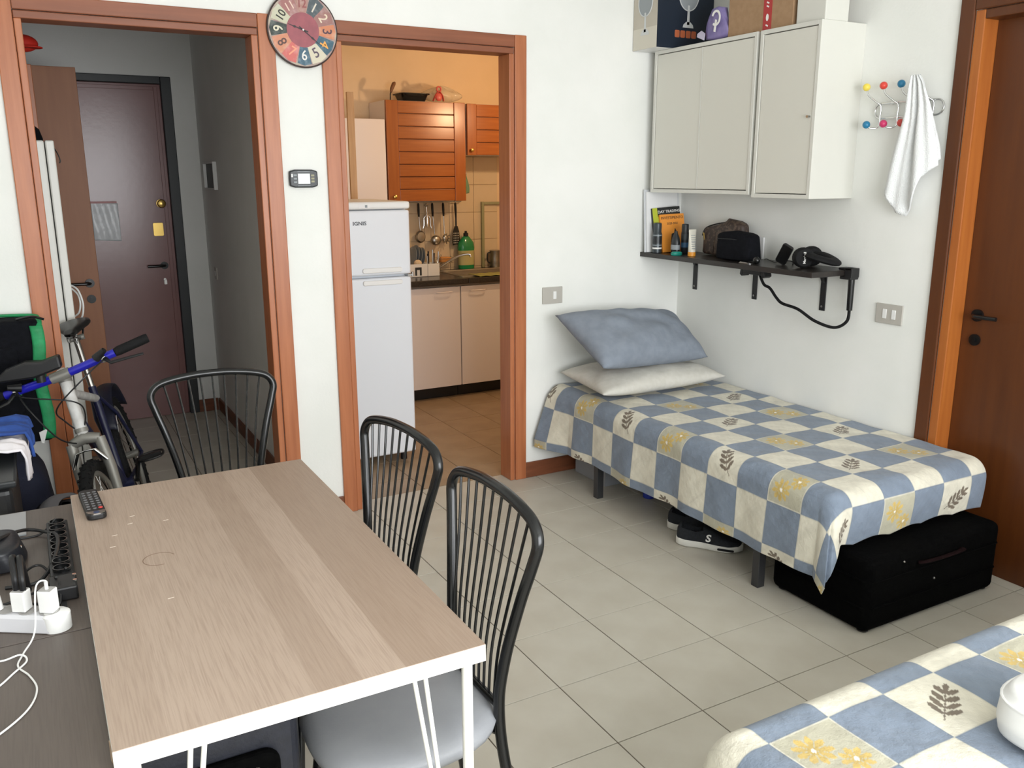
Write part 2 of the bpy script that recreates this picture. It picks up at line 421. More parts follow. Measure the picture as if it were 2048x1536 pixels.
# ================================================================ DINING TABLE
def plank_mat(name, a, b_, c_, band=0.104, along='y', rough=0.42):
    m = bpy.data.materials.new(name); m.use_nodes = True; nt = m.node_tree; N = nt.nodes; L = nt.links
    bs = N['Principled BSDF']; bs.inputs['Roughness'].default_value = rough
    tc = N.new('ShaderNodeTexCoord'); sp = N.new('ShaderNodeSeparateXYZ'); L.new(tc.outputs['Object'], sp.inputs[0])
    dv = N.new('ShaderNodeMath'); dv.operation = 'DIVIDE'; dv.inputs[1].default_value = band; L.new(sp.outputs['X'], dv.inputs[0])
    fl_ = N.new('ShaderNodeMath'); fl_.operation = 'FLOOR'; L.new(dv.outputs[0], fl_.inputs[0])
    wn_ = N.new('ShaderNodeTexWhiteNoise'); wn_.noise_dimensions = '1D'; L.new(fl_.outputs[0], wn_.inputs['W'])
    mp = N.new('ShaderNodeMapping'); mp.inputs['Scale'].default_value = (150, 5.0, 1); L.new(tc.outputs['Object'], mp.inputs[0])
    ad = N.new('ShaderNodeVectorMath'); ad.operation = 'ADD'; L.new(mp.outputs[0], ad.inputs[0]); L.new(wn_.outputs['Color'], ad.inputs[1])
    no = N.new('ShaderNodeTexNoise'); no.inputs['Scale'].default_value = 2.2; no.inputs['Detail'].default_value = 6; L.new(ad.outputs[0], no.inputs['Vector'])
    mx = N.new('ShaderNodeMix'); mx.data_type = 'RGBA'; mx.inputs[6].default_value = lin(a); mx.inputs[7].default_value = lin(b_); L.new(wn_.outputs['Value'], mx.inputs[0])
    rp = N.new('ShaderNodeValToRGB'); rp.color_ramp.elements[0].position = 0.42; rp.color_ramp.elements[1].position = 0.72
    rp.color_ramp.elements[0].color = (0,0,0,1); rp.color_ramp.elements[1].color = (0.42,0.42,0.42,1); L.new(no.outputs['Fac'], rp.inputs[0])
    m2 = N.new('ShaderNodeMix'); m2.data_type = 'RGBA'; L.new(rp.outputs[0], m2.inputs[0]); L.new(mx.outputs[2], m2.inputs[6]); m2.inputs[7].default_value = lin(c_)
    L.new(m2.outputs[2], bs.inputs['Base Color'])
    bp = N.new('ShaderNodeBump'); bp.inputs['Strength'].default_value = 0.05; bp.inputs['Distance'].default_value = 0.004; L.new(no.outputs['Fac'], bp.inputs['Height']); L.new(bp.outputs[0], bs.inputs['Normal'])
    return m
ASH = plank_mat('ash_laminate', (184, 164, 148), (160, 139, 122), (140, 118, 102), band=0.078)
DKW = plank_mat('dark_taupe_laminate', (102, 92, 85), (92, 83, 77), (76, 68, 63), band=0.4)
TX0, TX1, TY0, TY1, TZ = -3.149, -2.524, -2.530, -1.312, 0.74
t = thing('dining_table', 'ash topped dining table with white edges and white metal legs', 'table', (-2.836, -1.921, 0))
MB().box(TX0, TX1, TY0, TY1, TZ-0.034, TZ-0.0012).build('table_core', WLAC, t)
MB().box(TX0+0.0004, TX1-0.0004, TY0+0.0004, TY1-0.0004, TZ-0.0012, TZ).build('laminate_top', ASH, t)
for sx, sy in ((0, 0), (1, 0), (0, 1), (1, 1)):
    x = TX0+0.028 if sx == 0 else TX1-0.022; y = TY0+0.035 if sy == 0 else TY1-0.035; s_ = 1 if sx == 0 else -1
    lg = MB().cyl((x, y, 0.0), (x, y, TZ-0.034), 0.0105, seg=16).build('leg', WLAC, t, smooth=True)
    MB().box(x-0.015 if s_ > 0 else x-0.125, x+0.125 if s_ > 0 else x+0.015, y-0.02, y+0.02, TZ-0.038, TZ-0.034).build('leg_plate', WLAC, lg)
    for q in (0.086, 0.108):
        MB().tube([(x+s_*q, y, TZ-0.036), (x+s_*0.012, y+0.004*(1 if q < 0.1 else -1), 0.01)], 0.0045, 10).build('leg_rod', WLAC, lg, smooth=True)
# scratches, cup ring and a torn strip on the edge
RING = mat('faint_brown_stain', (128, 104, 84), 0.5)
b = MB(); b.tube([(-2.995+0.034*math.cos(a), -1.851+0.034*math.sin(a), TZ+0.0001) for a in [0.3+4.6*i/30 for i in range(31)]], 0.0011, 6, flat=0.15)
b.build('cup_ring_mark', RING, t)
CHIP = mat('pale_chipped_spot', (226, 214, 200), 0.6)
cm0 = None
for x, y in ((-3.07, -1.66), (-3.03, -1.60), (-2.95, -1.62), (-3.02, -1.55), (-3.00, -2.06), (-3.08, -1.73)):
    if cm0 is None: cm0 = MB().obox((0, 0, TZ+0.0001), (0.006, 0.001, 0), (-0.0002, 0.0012, 0), (0, 0, 0.0002)).build('chip_mark', CHIP, t, local=True); o = cm0
    else: o = cm0.copy(); COL.objects.link(o)
    o.location = (x+2.836, y+1.921, 0)
TORN = mat('torn_tan_strip', (168, 146, 124), 0.8)
MB().prism([(0, 0), (0.012, -0.004), (0.010, -0.02), (0.016, -0.03), (0.006, -0.05), (0, -0.045)], (TX0-0.001, -2.49, TZ-0.005), (0.2, -1, 0), Z_, -X_, 0.0012).build('torn_edging', TORN, t)

# ---- remote control on the table
rm = thing('remote_control', 'black television remote with silver end on the dining table', 'remote control', (-3.103, -1.44, TZ))
ang = Matrix.Rotation(math.radians(3), 3, 'Z')
def rl(x, y, z=0): v = ang @ Vector((x, y, 0)); return Vector((-3.103+v.x, -1.435+v.y, TZ+z))
b = MB(); b.prism([tuple(p) for p in rrect(0.046, 0.205, 0.014)], rl(0, 0, 0.0005), ang @ X_, ang @ Y_, Z_, 0.016); b.build('body', BLK, rm, bevel=0.004)
BTN = mat('grey_rubber_key', (112, 112, 114), 0.6); REDB = mat('red_key', (216, 72, 66), 0.5)
bt0 = None; og = ORG[rm.name]
for i in range(3):
    for j in range(8):
        if (i, j) == (2, 0): continue
        if bt0 is None:
            bt0 = MB().prism(rrect(0.0085, 0.0065, 0.002, 3), (0, 0, 0), X_, Y_, Z_, 0.0016).build('button', BTN, rm, local=True); o = bt0
        else: o = bt0.copy(); COL.objects.link(o)
        o.location = rl(-0.0135+0.0135*i, -0.058+0.0185*j, 0.0162)-og
b = MB(); b.cyl(rl(0.0135, -0.058, 0.016), rl(0.0135, -0.058, 0.0182), 0.0052, seg=16); b.build('power_button', REDB, rm)
b = MB(); b.prism([(-0.0225, -0.078), (-0.019, -0.094), (-0.008, -0.1025), (0.008, -0.1025), (0.019, -0.094), (0.0225, -0.078), (0.012, -0.080), (-0.012, -0.080)], rl(0, 0, 0.0150), ang @ X_, ang @ Y_, Z_, 0.0028)
b.build('silver_end', STEEL, rm)
b = MB(); b.cyl(rl(0, -0.090, 0.016), rl(0, -0.090, 0.019), 0.007, seg=16); b.build('round_badge', mat('blue_badge', (46, 62, 96), 0.3), rm)

# ================================================================ CHAIRS
SEATV = mat('grey_vinyl', (150, 152, 156), 0.42, c2=(142, 144, 149), nscale=8, bump=0.05, bscale=160)
def make_chair():
    """faces +X, seat centre over the origin"""
    t = bpy.data.objects.new('dining_chair', None); COL.objects.link(t); ORG[t.name] = Vector((0,0,0)); t.empty_display_size = 0.05
    right = [(-0.235,-0.165,0.0),(-0.185,-0.130,0.30),(-0.172,-0.118,0.46),(-0.180,-0.130,0.58),(-0.198,-0.162,0.72),(-0.212,-0.190,0.815)]
    corner = [(-0.218,-0.200,0.862),(-0.222,-0.180,0.894),(-0.224,-0.135,0.910),(-0.226,-0.06,0.920),(-0.226,0.0,0.922)]
    half = cr(right+corner, 7)
    full = half+[Vector((p.x, -p.y, p.z)) for p in reversed(half[:-1])]
    MB().tube(full, 0.0125, 14).build('back_frame', BLKM, t, smooth=True, local=True)
    def arch_z(y):
        best = min((p for p in half if p.z > 0.8), key=lambda p: abs(abs(p.y)-abs(y))); return best
    for i in range(9):
        k = (i-4)/4
        top = arch_z(0.158*k); yb = 0.098*k
        pts = [(-0.170, yb, 0.475), (-0.176, yb*1.12, 0.60), (-0.205, 0.135*k, 0.78), (top.x, 0.158*k, top.z)]
        MB().tube(cr(pts, 5), 0.0034, 8).build('spindle', BLKM, t, smooth=True, local=True)
    MB().tube([(-0.172, -0.118, 0.468), (-0.168, 0, 0.470), (-0.172, 0.118, 0.468)], 0.009, 10).build('lower_rail', BLKM, t, smooth=True, local=True)
    # cushion
    def seat(u, v):
        a = 2*PI*u
        k = 0.205*(abs(math.cos(a))**2.6+abs(math.sin(a))**2.6)**(-1/2.6)
        x, y = k*math.cos(a), k*math.sin(a)*(0.98-0.10*(-math.cos(a)*0.5+0.5))
        prof = [(0.0, 0.474), (0.5, 0.473), (0.8, 0.468), (0.93, 0.458), (1.0, 0.440), (0.98, 0.424), (0.90, 0.418), (0.0, 0.418)]
        q = v*(len(prof)-1); i = min(int(q), len(prof)-2); f_ = q-i
        r = prof[i][0]*(1-f_)+prof[i+1][0]*f_; z = prof[i][1]*(1-f_)+prof[i+1][1]*f_
        return (x*r+0.01, y*r, z)
    MB().grid(seat, 40, 14).build('seat', SEATV, t, smooth=True, local=True, autos=0)
    ringp = [(0.165*math.cos(a)+0.005, 0.150*math.sin(a), 0.408) for a in [2*PI*i/28 for i in range(28)]]
    MB().tube(ringp, 0.009, 10, closed=True).build('seat_ring', BLKM, t, smooth=True, local=True)
    for s_ in (-1, 1):
        MB().tube(cr([(0.125, s_*0.105, 0.408), (0.150, s_*0.130, 0.34), (0.185, s_*0.165, 0.0)], 6), 0.0115, 12).build('leg', BLKM, t, smooth=True, local=True)
        MB().tube([(-0.155, s_*0.085, 0.405), (-0.176, s_*0.122, 0.405)], 0.009, 8).build('bracket', BLKM, t, smooth=True, local=True)
        MB().cyl((0.185, s_*0.165, 0.0), (0.184, s_*0.164, 0.02), 0.0135).build('foot_cap', BLK, t, local=True)
    return t
ch = make_chair()
for i, (x, y, a, lab) in enumerate((
        (-2.575, -2.235, PI, 'black wire back chair with grey seat nearest the camera at the table'),
        (-2.580, -1.745, PI+0.13, 'black wire back chair at the middle of the table long side'),
        (-2.680, -1.020, -PI/2-0.03, 'black wire back chair at the far end of the table by the hall doorway'))):
    o = ch if i == 0 else copy_tree(ch)
    o.location = (x, y, 0); o.rotation_euler = (0, 0, a)
    tag(o, lab, 'chair', 'dining chairs around the table')

# ================================================================ BEDS
QCELL = 0.165
def quilt_colors(U, V):
    """patchwork of blue and cream squares, daisy patches and leaf sprigs; U,V cloth metres"""
    rng = np.random.RandomState(3)
    Uw = U; Vw = V
    i = np.floor(Uw/QCELL).astype(int); j = np.floor(Vw/QCELL).astype(int)
    fu = Uw/QCELL-i; fv = Vw/QCELL-j
    blue = np.array(lin((120, 132, 148))[:3]); cream = np.array(lin((214, 209, 192))[:3]); beige = np.array(lin((178, 174, 154))[:3])
    ochre = np.array(lin((190, 164, 96))[:3]); brown = np.array(lin((112, 100, 86))[:3]); white = np.array(lin((236, 232, 222))[:3])
    C = np.where((((i+j) % 2) == 1)[..., None], blue, cream).astype(float)
    # cloudy mottling of the dye
    n = (np.sin(U*41+3*np.sin(V*23))+np.sin(V*53+2*np.sin(U*37+1))+np.sin((U+V)*97)*0.6+np.sin((U-V)*141+U*60)*0.5)/3.1
    C = C*(1+0.10*n[..., None])
    even = ((i+j) % 2 == 0) & (i % 2 == 0)
    kind = (i//2+j//2) % 2
    fl_ = even & (kind == 0); lf_ = even & (kind == 1)
    patch = fl_ & (fu > 0.03) & (fu < 0.99) & (fv > 0.02) & (fv < 0.97)
    C[patch] = beige*(1+0.06*n[patch][..., None])
    def daisy(cu, cv, R, npet, rot):
        du, dv = fu-cu, fv-cv; r = np.hypot(du, dv); a = np.arctan2(dv, du)+rot
        pet = R*(0.55+0.45*np.abs(np.cos(a*npet/2)))
        m = patch & (r < pet) & (r > 0.02) & (np.abs(np.cos(a*npet/2)) > 0.28)
        C[m] = ochre*(0.9+0.25*(r[m]/R)[..., None]); C[patch & (r < 0.035)] = white
    daisy(0.36, 0.64, 0.26, 9, 0.3); daisy(0.68, 0.30, 0.21, 8, 0.9)
    # sprig of leaflets
    du, dv = fu-0.5, fv-0.5
    ca, sa = math.cos(0.6), math.sin(0.6)
    p, q = (du*ca+dv*sa)/1.3, (-du*sa+dv*ca)/1.3
    m = lf_ & (np.abs(q+0.02) < 0.008) & (np.abs(p) < 0.30)
    for k, pc in enumerate((-0.20, -0.08, 0.04, 0.16)):
        for s_ in (-1, 1):
            ang_ = 0.75*s_
            x = (p-pc)*math.cos(ang_)+(q+0.02)*math.sin(ang_); y = -(p-pc)*math.sin(ang_)+(q+0.02)*math.cos(ang_)
            L_ = 0.105-0.010*k
            m |= lf_ & (((x-L_-0.015)/L_)**2+(y/0.034)**2 < 1)
    m |= lf_ & (((p-0.28)/0.08)**2+((q+0.02)/0.03)**2 < 1)
    C[m] = brown*(1+0.15*n[m][..., None])
    # stitched seams
    seam = (np.minimum(np.minimum(fu, 1-fu), np.minimum(fv, 1-fv)) < 0.016) & ~m
    C[seam] *= 0.88
    st = ((np.abs(fu-0.5) < 0.008) | (np.abs(((U+V)*0.7071/0.165) % 1-0.5) < 0.010)) & ~m
    C[st] *= 0.93
    return np.clip(C, 0, 1)
def quilt_mat():
    m = bpy.data.materials.new('patchwork_cotton'); m.use_nodes = True; N = m.node_tree.nodes; L = m.node_tree.links
    bs = N['Principled BSDF']; bs.inputs['Roughness'].default_value = 0.85; bs.inputs['Sheen Weight'].default_value = 0.15
    at = N.new('ShaderNodeAttribute'); at.attribute_name = 'print'; L.new(at.outputs['Color'], bs.inputs['Base Color'])
    tc = N.new('ShaderNodeTexCoord')
    n1 = N.new('ShaderNodeTexNoise'); n1.inputs['Scale'].default_value = 28; n1.inputs['Detail'].default_value = 4; L.new(tc.outputs['Object'], n1.inputs['Vector'])
    n2 = N.new('ShaderNodeTexNoise'); n2.inputs['Scale'].default_value = 300; L.new(tc.outputs['Object'], n2.inputs['Vector'])
    ad = N.new('ShaderNodeMath'); ad.operation = 'MULTIPLY_ADD'; L.new(n2.outputs['Fac'], ad.inputs[0]); ad.inputs[1].default_value = 0.12; L.new(n1.outputs['Fac'], ad.inputs[2])
    bp = N.new('ShaderNodeBump'); bp.inputs['Strength'].default_value = 0.45; bp.inputs['Distance'].default_value = 0.012
    L.new(ad.outputs[0], bp.inputs['Height']); L.new(bp.outputs[0], bs.inputs['Normal'])
    return m
QM = quilt_mat()
def quilt(name, rx0, rx1, ry0, ry1, zt, el, er, ef, eb, r, step, ou, ov, flare=None, seed=0, tuck=0.0):
    us = np.arange(rx0-el, rx1+er+1e-6, step); vs_ = np.arange(ry0-ef, ry1+eb+1e-6, step)
    U, V = np.meshgrid(us, vs_)
    pu, pv = np.clip(U, rx0, rx1), np.clip(V, ry0, ry1)
    du, dv = U-pu, V-pv; d = np.hypot(du, dv); dd = np.maximum(d, 1e-9)
    nu, nv = du/dd, dv/dd
    d = np.where(d > 0.33, 0.33+(d-0.33)*0.55, d)
    lim = r*PI/2
    a = np.minimum(d, lim)/r
    out = r*np.sin(a); down = r*(1-np.cos(a))+np.maximum(d-lim, 0)
    h = np.clip((d-lim*0.6)/0.25, 0, 1)
    ph = (pu*7.0+pv*7.0)+np.arctan2(nv, nu)*1.6
    wav = h*(0.007*np.sin(ph*1.9+seed)+0.004*np.sin(ph*4.3+1+seed))
    cor = np.minimum(np.abs(nu), np.abs(nv))*1.4
    out = out+wav+h*0.012+cor*h*0.045*np.abs(np.sin(np.arctan2(nv, nu)*2.0+0.3))
    front = (nv < -0.6) & (d > lim)
    out = out-np.where(front, np.clip((d-lim)/0.14, 0, 1)**1.5*tuck, 0)
    if flare is not None: out = out+flare(U, V, pu, pv)*h
    Xp = pu+nu*out; Yp = pv+nv*out
    tops = (0.0015*np.sin(U*19+3*np.sin(V*7))+0.0015*np.sin(V*23+U*11+seed)+0.001*np.sin((U+V)*37))*np.clip(1-d/0.05, 0, 1)
    Zp = zt-down+tops+h*0.004*np.sin(ph*1.3)+np.where(front, 0.012*np.abs(np.sin(pu*17))*np.clip((d-lim)/0.1, 0, 1), 0)
    n, m = U.shape
    idx = np.arange(n*m).reshape(n, m)
    faces = np.stack([idx[:-1, :-1], idx[:-1, 1:], idx[1:, 1:], idx[1:, :-1]], -1).reshape(-1, 4)
    P = np.stack([Xp, Yp, Zp], -1).reshape(-1, 3)
    og = np.array([(rx0+rx1)/2, (ry0+ry1)/2, zt])
    me = bpy.data.meshes.new(name)
    me.from_pydata((P-og).tolist(), [], faces.tolist()); me.update()
    col = quilt_colors(U+ou, V+ov).reshape(-1, 3)
    at = me.color_attributes.new('print', 'FLOAT_COLOR', 'POINT')
    at.data.foreach_set('color', np.c_[col, np.ones(len(col))].astype(np.float32).ravel())
    me.polygons.foreach_set('use_smooth', [True]*len(me.polygons))
    me.materials.append(QM)
    o = bpy.data.objects.new(name, me); COL.objects.link(o); o.location = og
    s_ = o.modifiers.new('solid', 'SOLIDIFY'); s_.thickness = 0.005; s_.offset = -1
    return o
MATT = mat('white_ticking', (214, 214, 210), 0.9)
LEGM = mat('dark_grey_metal', (52, 52, 54), 0.45)
def bed(label, x0, x1, y0, y1, ztop, legs):
    t = thing('single_bed', label, 'bed', ((x0+x1)/2, (y0+y1)/2, 0))
    MB().box(x0, x1, y0, y1, ztop-0.145, ztop).build('mattress', MATT, t, bevel=0.06, seg=5)
    b = MB(); b.box(x0+0.02, x1-0.02, y0+0.03, y0+0.07, ztop-0.180, ztop-0.147); b.box(x0+0.02, x1-0.02, y1-0.07, y1-0.03, ztop-0.180, ztop-0.147)
    b.box(x0+0.02, x0+0.06, y0+0.07, y1-0.07, ztop-0.180, ztop-0.147); b.box(x1-0.06, x1-0.02, y0+0.07, y1-0.07, ztop-0.180, ztop-0.147)
    b.build('bed_frame', LEGM, t)
    for lx, ly in legs:
        MB().box(lx-0.018, lx+0.018, ly-0.018, ly+0.018, 0, ztop-0.18).build('leg', LEGM, t, bevel=0.002)
    return t
bed('single bed against the right wall under a patchwork quilt', -0.838, -0.013, -1.875, -0.015, 0.485,
    ((-0.815, -0.435), (-0.815, -1.535), (-0.06, -0.435), (-0.06, -1.535)))
fl1 = lambda U, V, pu, pv: 0.09*np.clip((pv+0.24)/0.2, 0, 1)
q = quilt('patchwork_quilt', -0.794, -0.025, -1.844, -0.03, 0.497, 0.375, 0.0, 0.235, 0.0, 0.066, 0.004, -0.050, 0.115, fl1, 0.0, 0.02)
tag(q, 'blue and cream patchwork quilt hanging over the bed by the right wall', 'quilt')
bed('single bed in the lower right corner nearest the camera', -2.09, -0.26, -3.49, -2.68, 0.488,
    ((-2.02, -3.44), (-2.02, -2.73), (-0.33, -3.44), (-0.33, -2.73)))
q = quilt('patchwork_quilt', -2.055, -0.30, -3.46, -2.72, 0.500, 0.33, 0.33, 0.30, 0.30, 0.06, 0.0033, 0.045, 0.28, None, 1.7)
tag(q, 'blue and cream patchwork quilt on the near bed in the lower right corner', 'quilt')

def pillow(name, label, corners, thick, m, seed=0, pinch=0.06):
    TL, TR, BR, BL = [Vector(c) for c in corners]
    ctr = (TL+TR+BR+BL)/4; nrm = (TR-TL).cross(BL-TL).normalized()
    if nrm.z < 0: nrm = -nrm
    rnd = random.Random(seed); k = [rnd.uniform(0, 6) for _ in range(8)]
    n1, n2 = 56, 40
    def base(u, v):
        a, c = 2*u-1, 2*v-1
        uu = 0.5+0.5*a*(1-pinch*(1-c*c)*abs(a)**2); vv = 0.5+0.5*c*(1-pinch*(1-a*a)*abs(c)**2)
        p = TL*(1-uu)*(1-vv)+TR*uu*(1-vv)+BR*uu*vv+BL*(1-uu)*vv
        pr = ((1-abs(a)**3.0)*(1-abs(c)**2.6))
        pr = max(pr, 0)**0.5
        edge = max(abs(a), abs(c))
        wr = 0.12*c*math.sin(11*a+2*c+k[5])*(c > 0)+0.10*math.sin(6*a+3*math.sin(3*c+k[0])+k[1])+0.07*math.sin(9*c+4*a+k[2])+0.05*math.sin(14*a-5*c+k[3])+0.10*edge**3*math.sin(16*(a+c*0.6)+k[4])
        return p, pr, wr
    vsl = []; fs = []
    for side in (1, -1):
        for j in range(n2+1):
            for i in range(n1+1):
                p, pr, wr = base(i/n1, j/n2)
                h = pr*(1+0.5*wr) if side > 0 else pr*(0.85)
                vsl.append(p+nrm*(side*thick*h+(0.006*wr if pr < 0.3 else 0.0)))
    N = (n1+1)*(n2+1)
    for s_ in range(2):
        for j in range(n2):
            for i in range(n1):
                q_ = [s_*N+j*(n1+1)+i, s_*N+j*(n1+1)+i+1, s_*N+(j+1)*(n1+1)+i+1, s_*N+(j+1)*(n1+1)+i]
                fs.append(tuple(q_ if s_ == 0 else q_[::-1]))
    mb = MB(); mb.add(vsl, fs)
    o = mb.build(name, m, None, smooth=True, autos=0)
    bm = bmesh.new(); bm.from_mesh(o.data); bmesh.ops.remove_doubles(bm, verts=bm.verts, dist=0.0006); bmesh.ops.recalc_face_normals(bm, faces=bm.faces)
    bm.to_mesh(o.data); bm.free()
    return tag(o, label, 'pillow')
WPC = mat('off_white_cotton', (206, 203, 195), 0.9, c2=(200, 197, 188), nscale=40, bump=0.7, bscale=9)
BPC = mat('blue_grey_cotton', (136, 144, 156), 0.9, c2=(128, 136, 148), nscale=25, bump=0.7, bscale=8)
pillow('bed_pillow', 'flat off white pillow lying on the quilt under the blue pillow', ((-0.82, -0.07, 0.572), (-0.07, -0.07, 0.572), (-0.10, -0.535, 0.562), (-0.875, -0.545, 0.560)), 0.068, WPC, 2)
pillow('bed_pillow', 'blue grey pillow propped on the off white pillow at the bed head', ((-0.890, -0.13, 0.885), (-0.135, -0.12, 0.842), (-0.125, -0.42, 0.645), (-0.855, -0.515, 0.682)), 0.100, BPC, 5)

# ================================================================ RIGHT WALL
# wall cabinets: face the room (-X), depth 0.26
CABW = mat('cream_white_lacquer', (214, 213, 205), 0.4)
def wall_cabinet(label, y0, y1, z0, z1, doors, knob):
    """y0 nearer the back wall (larger), y1 nearer the camera"""
    xf = -0.262
    t = thing('wall_cabinet', label, 'cabinet', (-0.13, (y0+y1)/2, z0), 'white wall cabinets over the bed')
    th = 0.018
    b = MB(); b.box(xf, 0, y1, y1+th, z0, z1); b.box(xf, 0, y0-th, y0, z0, z1); b.box(xf, 0, y1+th, y0-th, z0, z0+th); b.box(xf, 0, y1+th, y0-th, z1-th, z1)
    b.box(-0.012, 0, y1+th, y0-th, z0+th, z1-th)
    b.build('carcass', CABW, t, bevel=0.0015)
    n = doors; wd = (y0-y1-2*th)/n
    for i in range(n):
        a = y0-th-wd*i-0.0025; c = a-wd+0.005
        dr = MB().box(xf+0.004, xf+0.020, c, a, z0+th+0.0035, z1-th-0.0035).build('door', CABD, t, bevel=0.001)
        if knob:
            bb = MB(); bb.cyl((xf+0.004, c+0.012, (z0+z1)/2-0.02), (xf-0.012, c+0.012, (z0+z1)/2-0.02), 0.006, seg=14); bb.build('knob', CHR, dr, smooth=True)
        elif i == 0:
            MB().box(xf+0.002, xf+0.019, c-0.004, c+0.001, z0+th+0.003, z1-th-0.003).build('door_edge_strip', CABW, dr)
    return t
wall_cabinet('wide white wall cabinet with two plain doors next to the corner', -0.060, -0.782, 1.482, 2.182, 2, False)
wall_cabinet('narrow white wall cabinet with one door and a small chrome knob', -0.800, -1.140, 1.470, 2.182, 1, True)

# things on top of the cabinets
ZC = 2.182
NAVY = mat('navy_printed_card', (22, 34, 50), 0.45)
PHOTO = mat('beige_printed_card', (196, 188, 174), 0.5, c2=(176, 168, 152), nscale=4)
PHOTO2 = mat('pale_table_print', (212, 206, 192), 0.5)
LGREY = mat('light_grey_print', (206, 208, 208), 0.5); MGREY = mat('mid_grey_print', (150, 156, 160), 0.5); ORNG = mat('rust_orange_print', (186, 100, 62), 0.5)
KRAFT = mat('brown_cardboard', (168, 136, 104), 0.8, c2=(160, 128, 96), nscale=40); REDT = mat('red_packing_tape', (176, 42, 42), 0.4); WPRINT = mat('white_print', (236, 234, 230), 0.5)
t = thing('fan_box', 'navy and beige carton printed with a white table fan', 'box', (-0.18, -0.1, ZC))
MB().box(-0.358, -0.004, -0.192, -0.004, ZC+0.0005, ZC+0.50).build('carton', WPL, t)
MB().box(-0.3575, -0.0045, -0.1935, -0.192, ZC+0.001, ZC+0.4995).build('navy_face', NAVY, t)
MB().box(-0.3595, -0.358, -0.1935, -0.0045, ZC+0.001, ZC+0.4995).build('photo_face', PHOTO, t)
MB().box(-0.3600, -0.3595, -0.1930, -0.005, ZC+0.0015, ZC+0.10).build('photo_foreground', PHOTO2, t)
def fanprint(o, ux, n, s_):
    o = Vector(o); p = t
    b = MB()
    ring = [(o+ux*(0.062*s_*math.cos(a))+Z_*(0.075*s_*math.sin(a)+0.20)) for a in [2*PI*i/36 for i in range(36)]]
    b.tube(ring, 0.0028, 6, closed=True)
    b.build('printed_fan_guard', LGREY, p)
    b = MB(); b.prism(circ(0.060*s_, 30, 0, 0.20, 1, 1.22), o, ux, Z_, n, 0.0005); b.build('printed_fan_disc', MGREY, p)
    b = MB(); b.prism([(-0.008, 0.06), (0.008, 0.06), (0.006, 0.15), (-0.006, 0.15)], o, ux, Z_, n, 0.0010)
    b.prism([(-0.034, 0.046), (0.034, 0.046), (0.030, 0.060), (0.014, 0.073), (-0.014, 0.073), (-0.030, 0.060)], o, ux, Z_, n, 0.0010)
    b.build('printed_fan_stand', LGREY, p)
fanprint((-0.165, -0.1936, ZC+0.055), X_, -Y_, 1.0)
fanprint((-0.3602, -0.10, ZC+0.02), -Y_, -X_, 0.9)
for i in range(4):
    MB().prism(rrect(0.030, 0.034, 0.006), (-0.232+0.035*i, -0.1936, ZC+0.070), X_, Z_, -Y_, 0.0006).build('printed_icon', ORNG, t)
t = thing('plastic_bag', 'crumpled purple plastic packet on top of the cabinet', 'bag', (-0.235, -0.53, ZC))
PURP = mat('purple_film', (136, 124, 172), 0.35, c2=(112, 100, 152), nscale=14, bump=0.3, bscale=30)
def bagf(u, v):
    a = 2*PI*u; rz = 0.15*v
    k = (1-0.25*v+0.08*math.sin(3*a+5*v)+0.05*math.sin(7*a+9*v))*(1 if 0 < v < 1 else 0.02)
    return (-0.228+0.028*k*math.cos(a), -0.485+0.066*k*math.sin(a)*(1+0.25*math.sin(4*v)), ZC+0.001+rz)
MB().grid(bagf, 36, 14).build('film', PURP, t, smooth=True, autos=0)
MB().prism([(0, 0), (0.03, 0.012), (0.05, 0.02), (0.048, 0.034), (0.02, 0.045), (-0.004, 0.03)], (-0.255, -0.425, ZC+0.008), Y_, Z_, -X_, 0.004).build('loose_corner', mat('pale_purple_film', (190, 184, 204), 0.35), t)
b = MB(); b.tube([(-0.2615, -0.505+0.026*math.cos(a), ZC+0.095+0.030*math.sin(a)) for a in [0.4+5*i/24 for i in range(25)]], 0.006, 6, flat=0.3); b.obox((-0.2605, -0.502, ZC+0.062), (0.001, 0, 0), (0, 0.006, 0.002), (0, -0.004, 0.026))
b.build('white_swirl_print', WPRINT, t)
t = thing('cardboard_box', 'brown cardboard box with red tape on top of the cabinets', 'box', (-0.12, -0.71, ZC))
MB().box(-0.236, -0.006, -0.955, -0.562, ZC+0.0005, ZC+0.30).build('carton', KRAFT, t, bevel=0.003)
MB().box(-0.2375, -0.236, -0.832, -0.783, ZC+0.002, ZC+0.299).build('tape', REDT, t)
b = MB(); b.prism(circ(0.010, 16, 0, 0, 0.8, 1.5), (-0.2376, -0.808, ZC+0.055), Y_, Z_, -X_, 0.0004)
for dz in (0.022, 0.10, 0.115, 0.16): b.obox((-0.2378, -0.808, ZC+dz), (0.0002, 0, 0), (0, 0.007, 0.003), (0, -0.001, 0.003))
b.build('tape_print', WPRINT, t)
t = MB().box(-0.236, -0.10, -1.130, -0.975, ZC+0.0005, ZC+0.32).build('white_box', CABW, bevel=0.004)
tag(t, 'plain white box at the end of the cabinet tops', 'box')

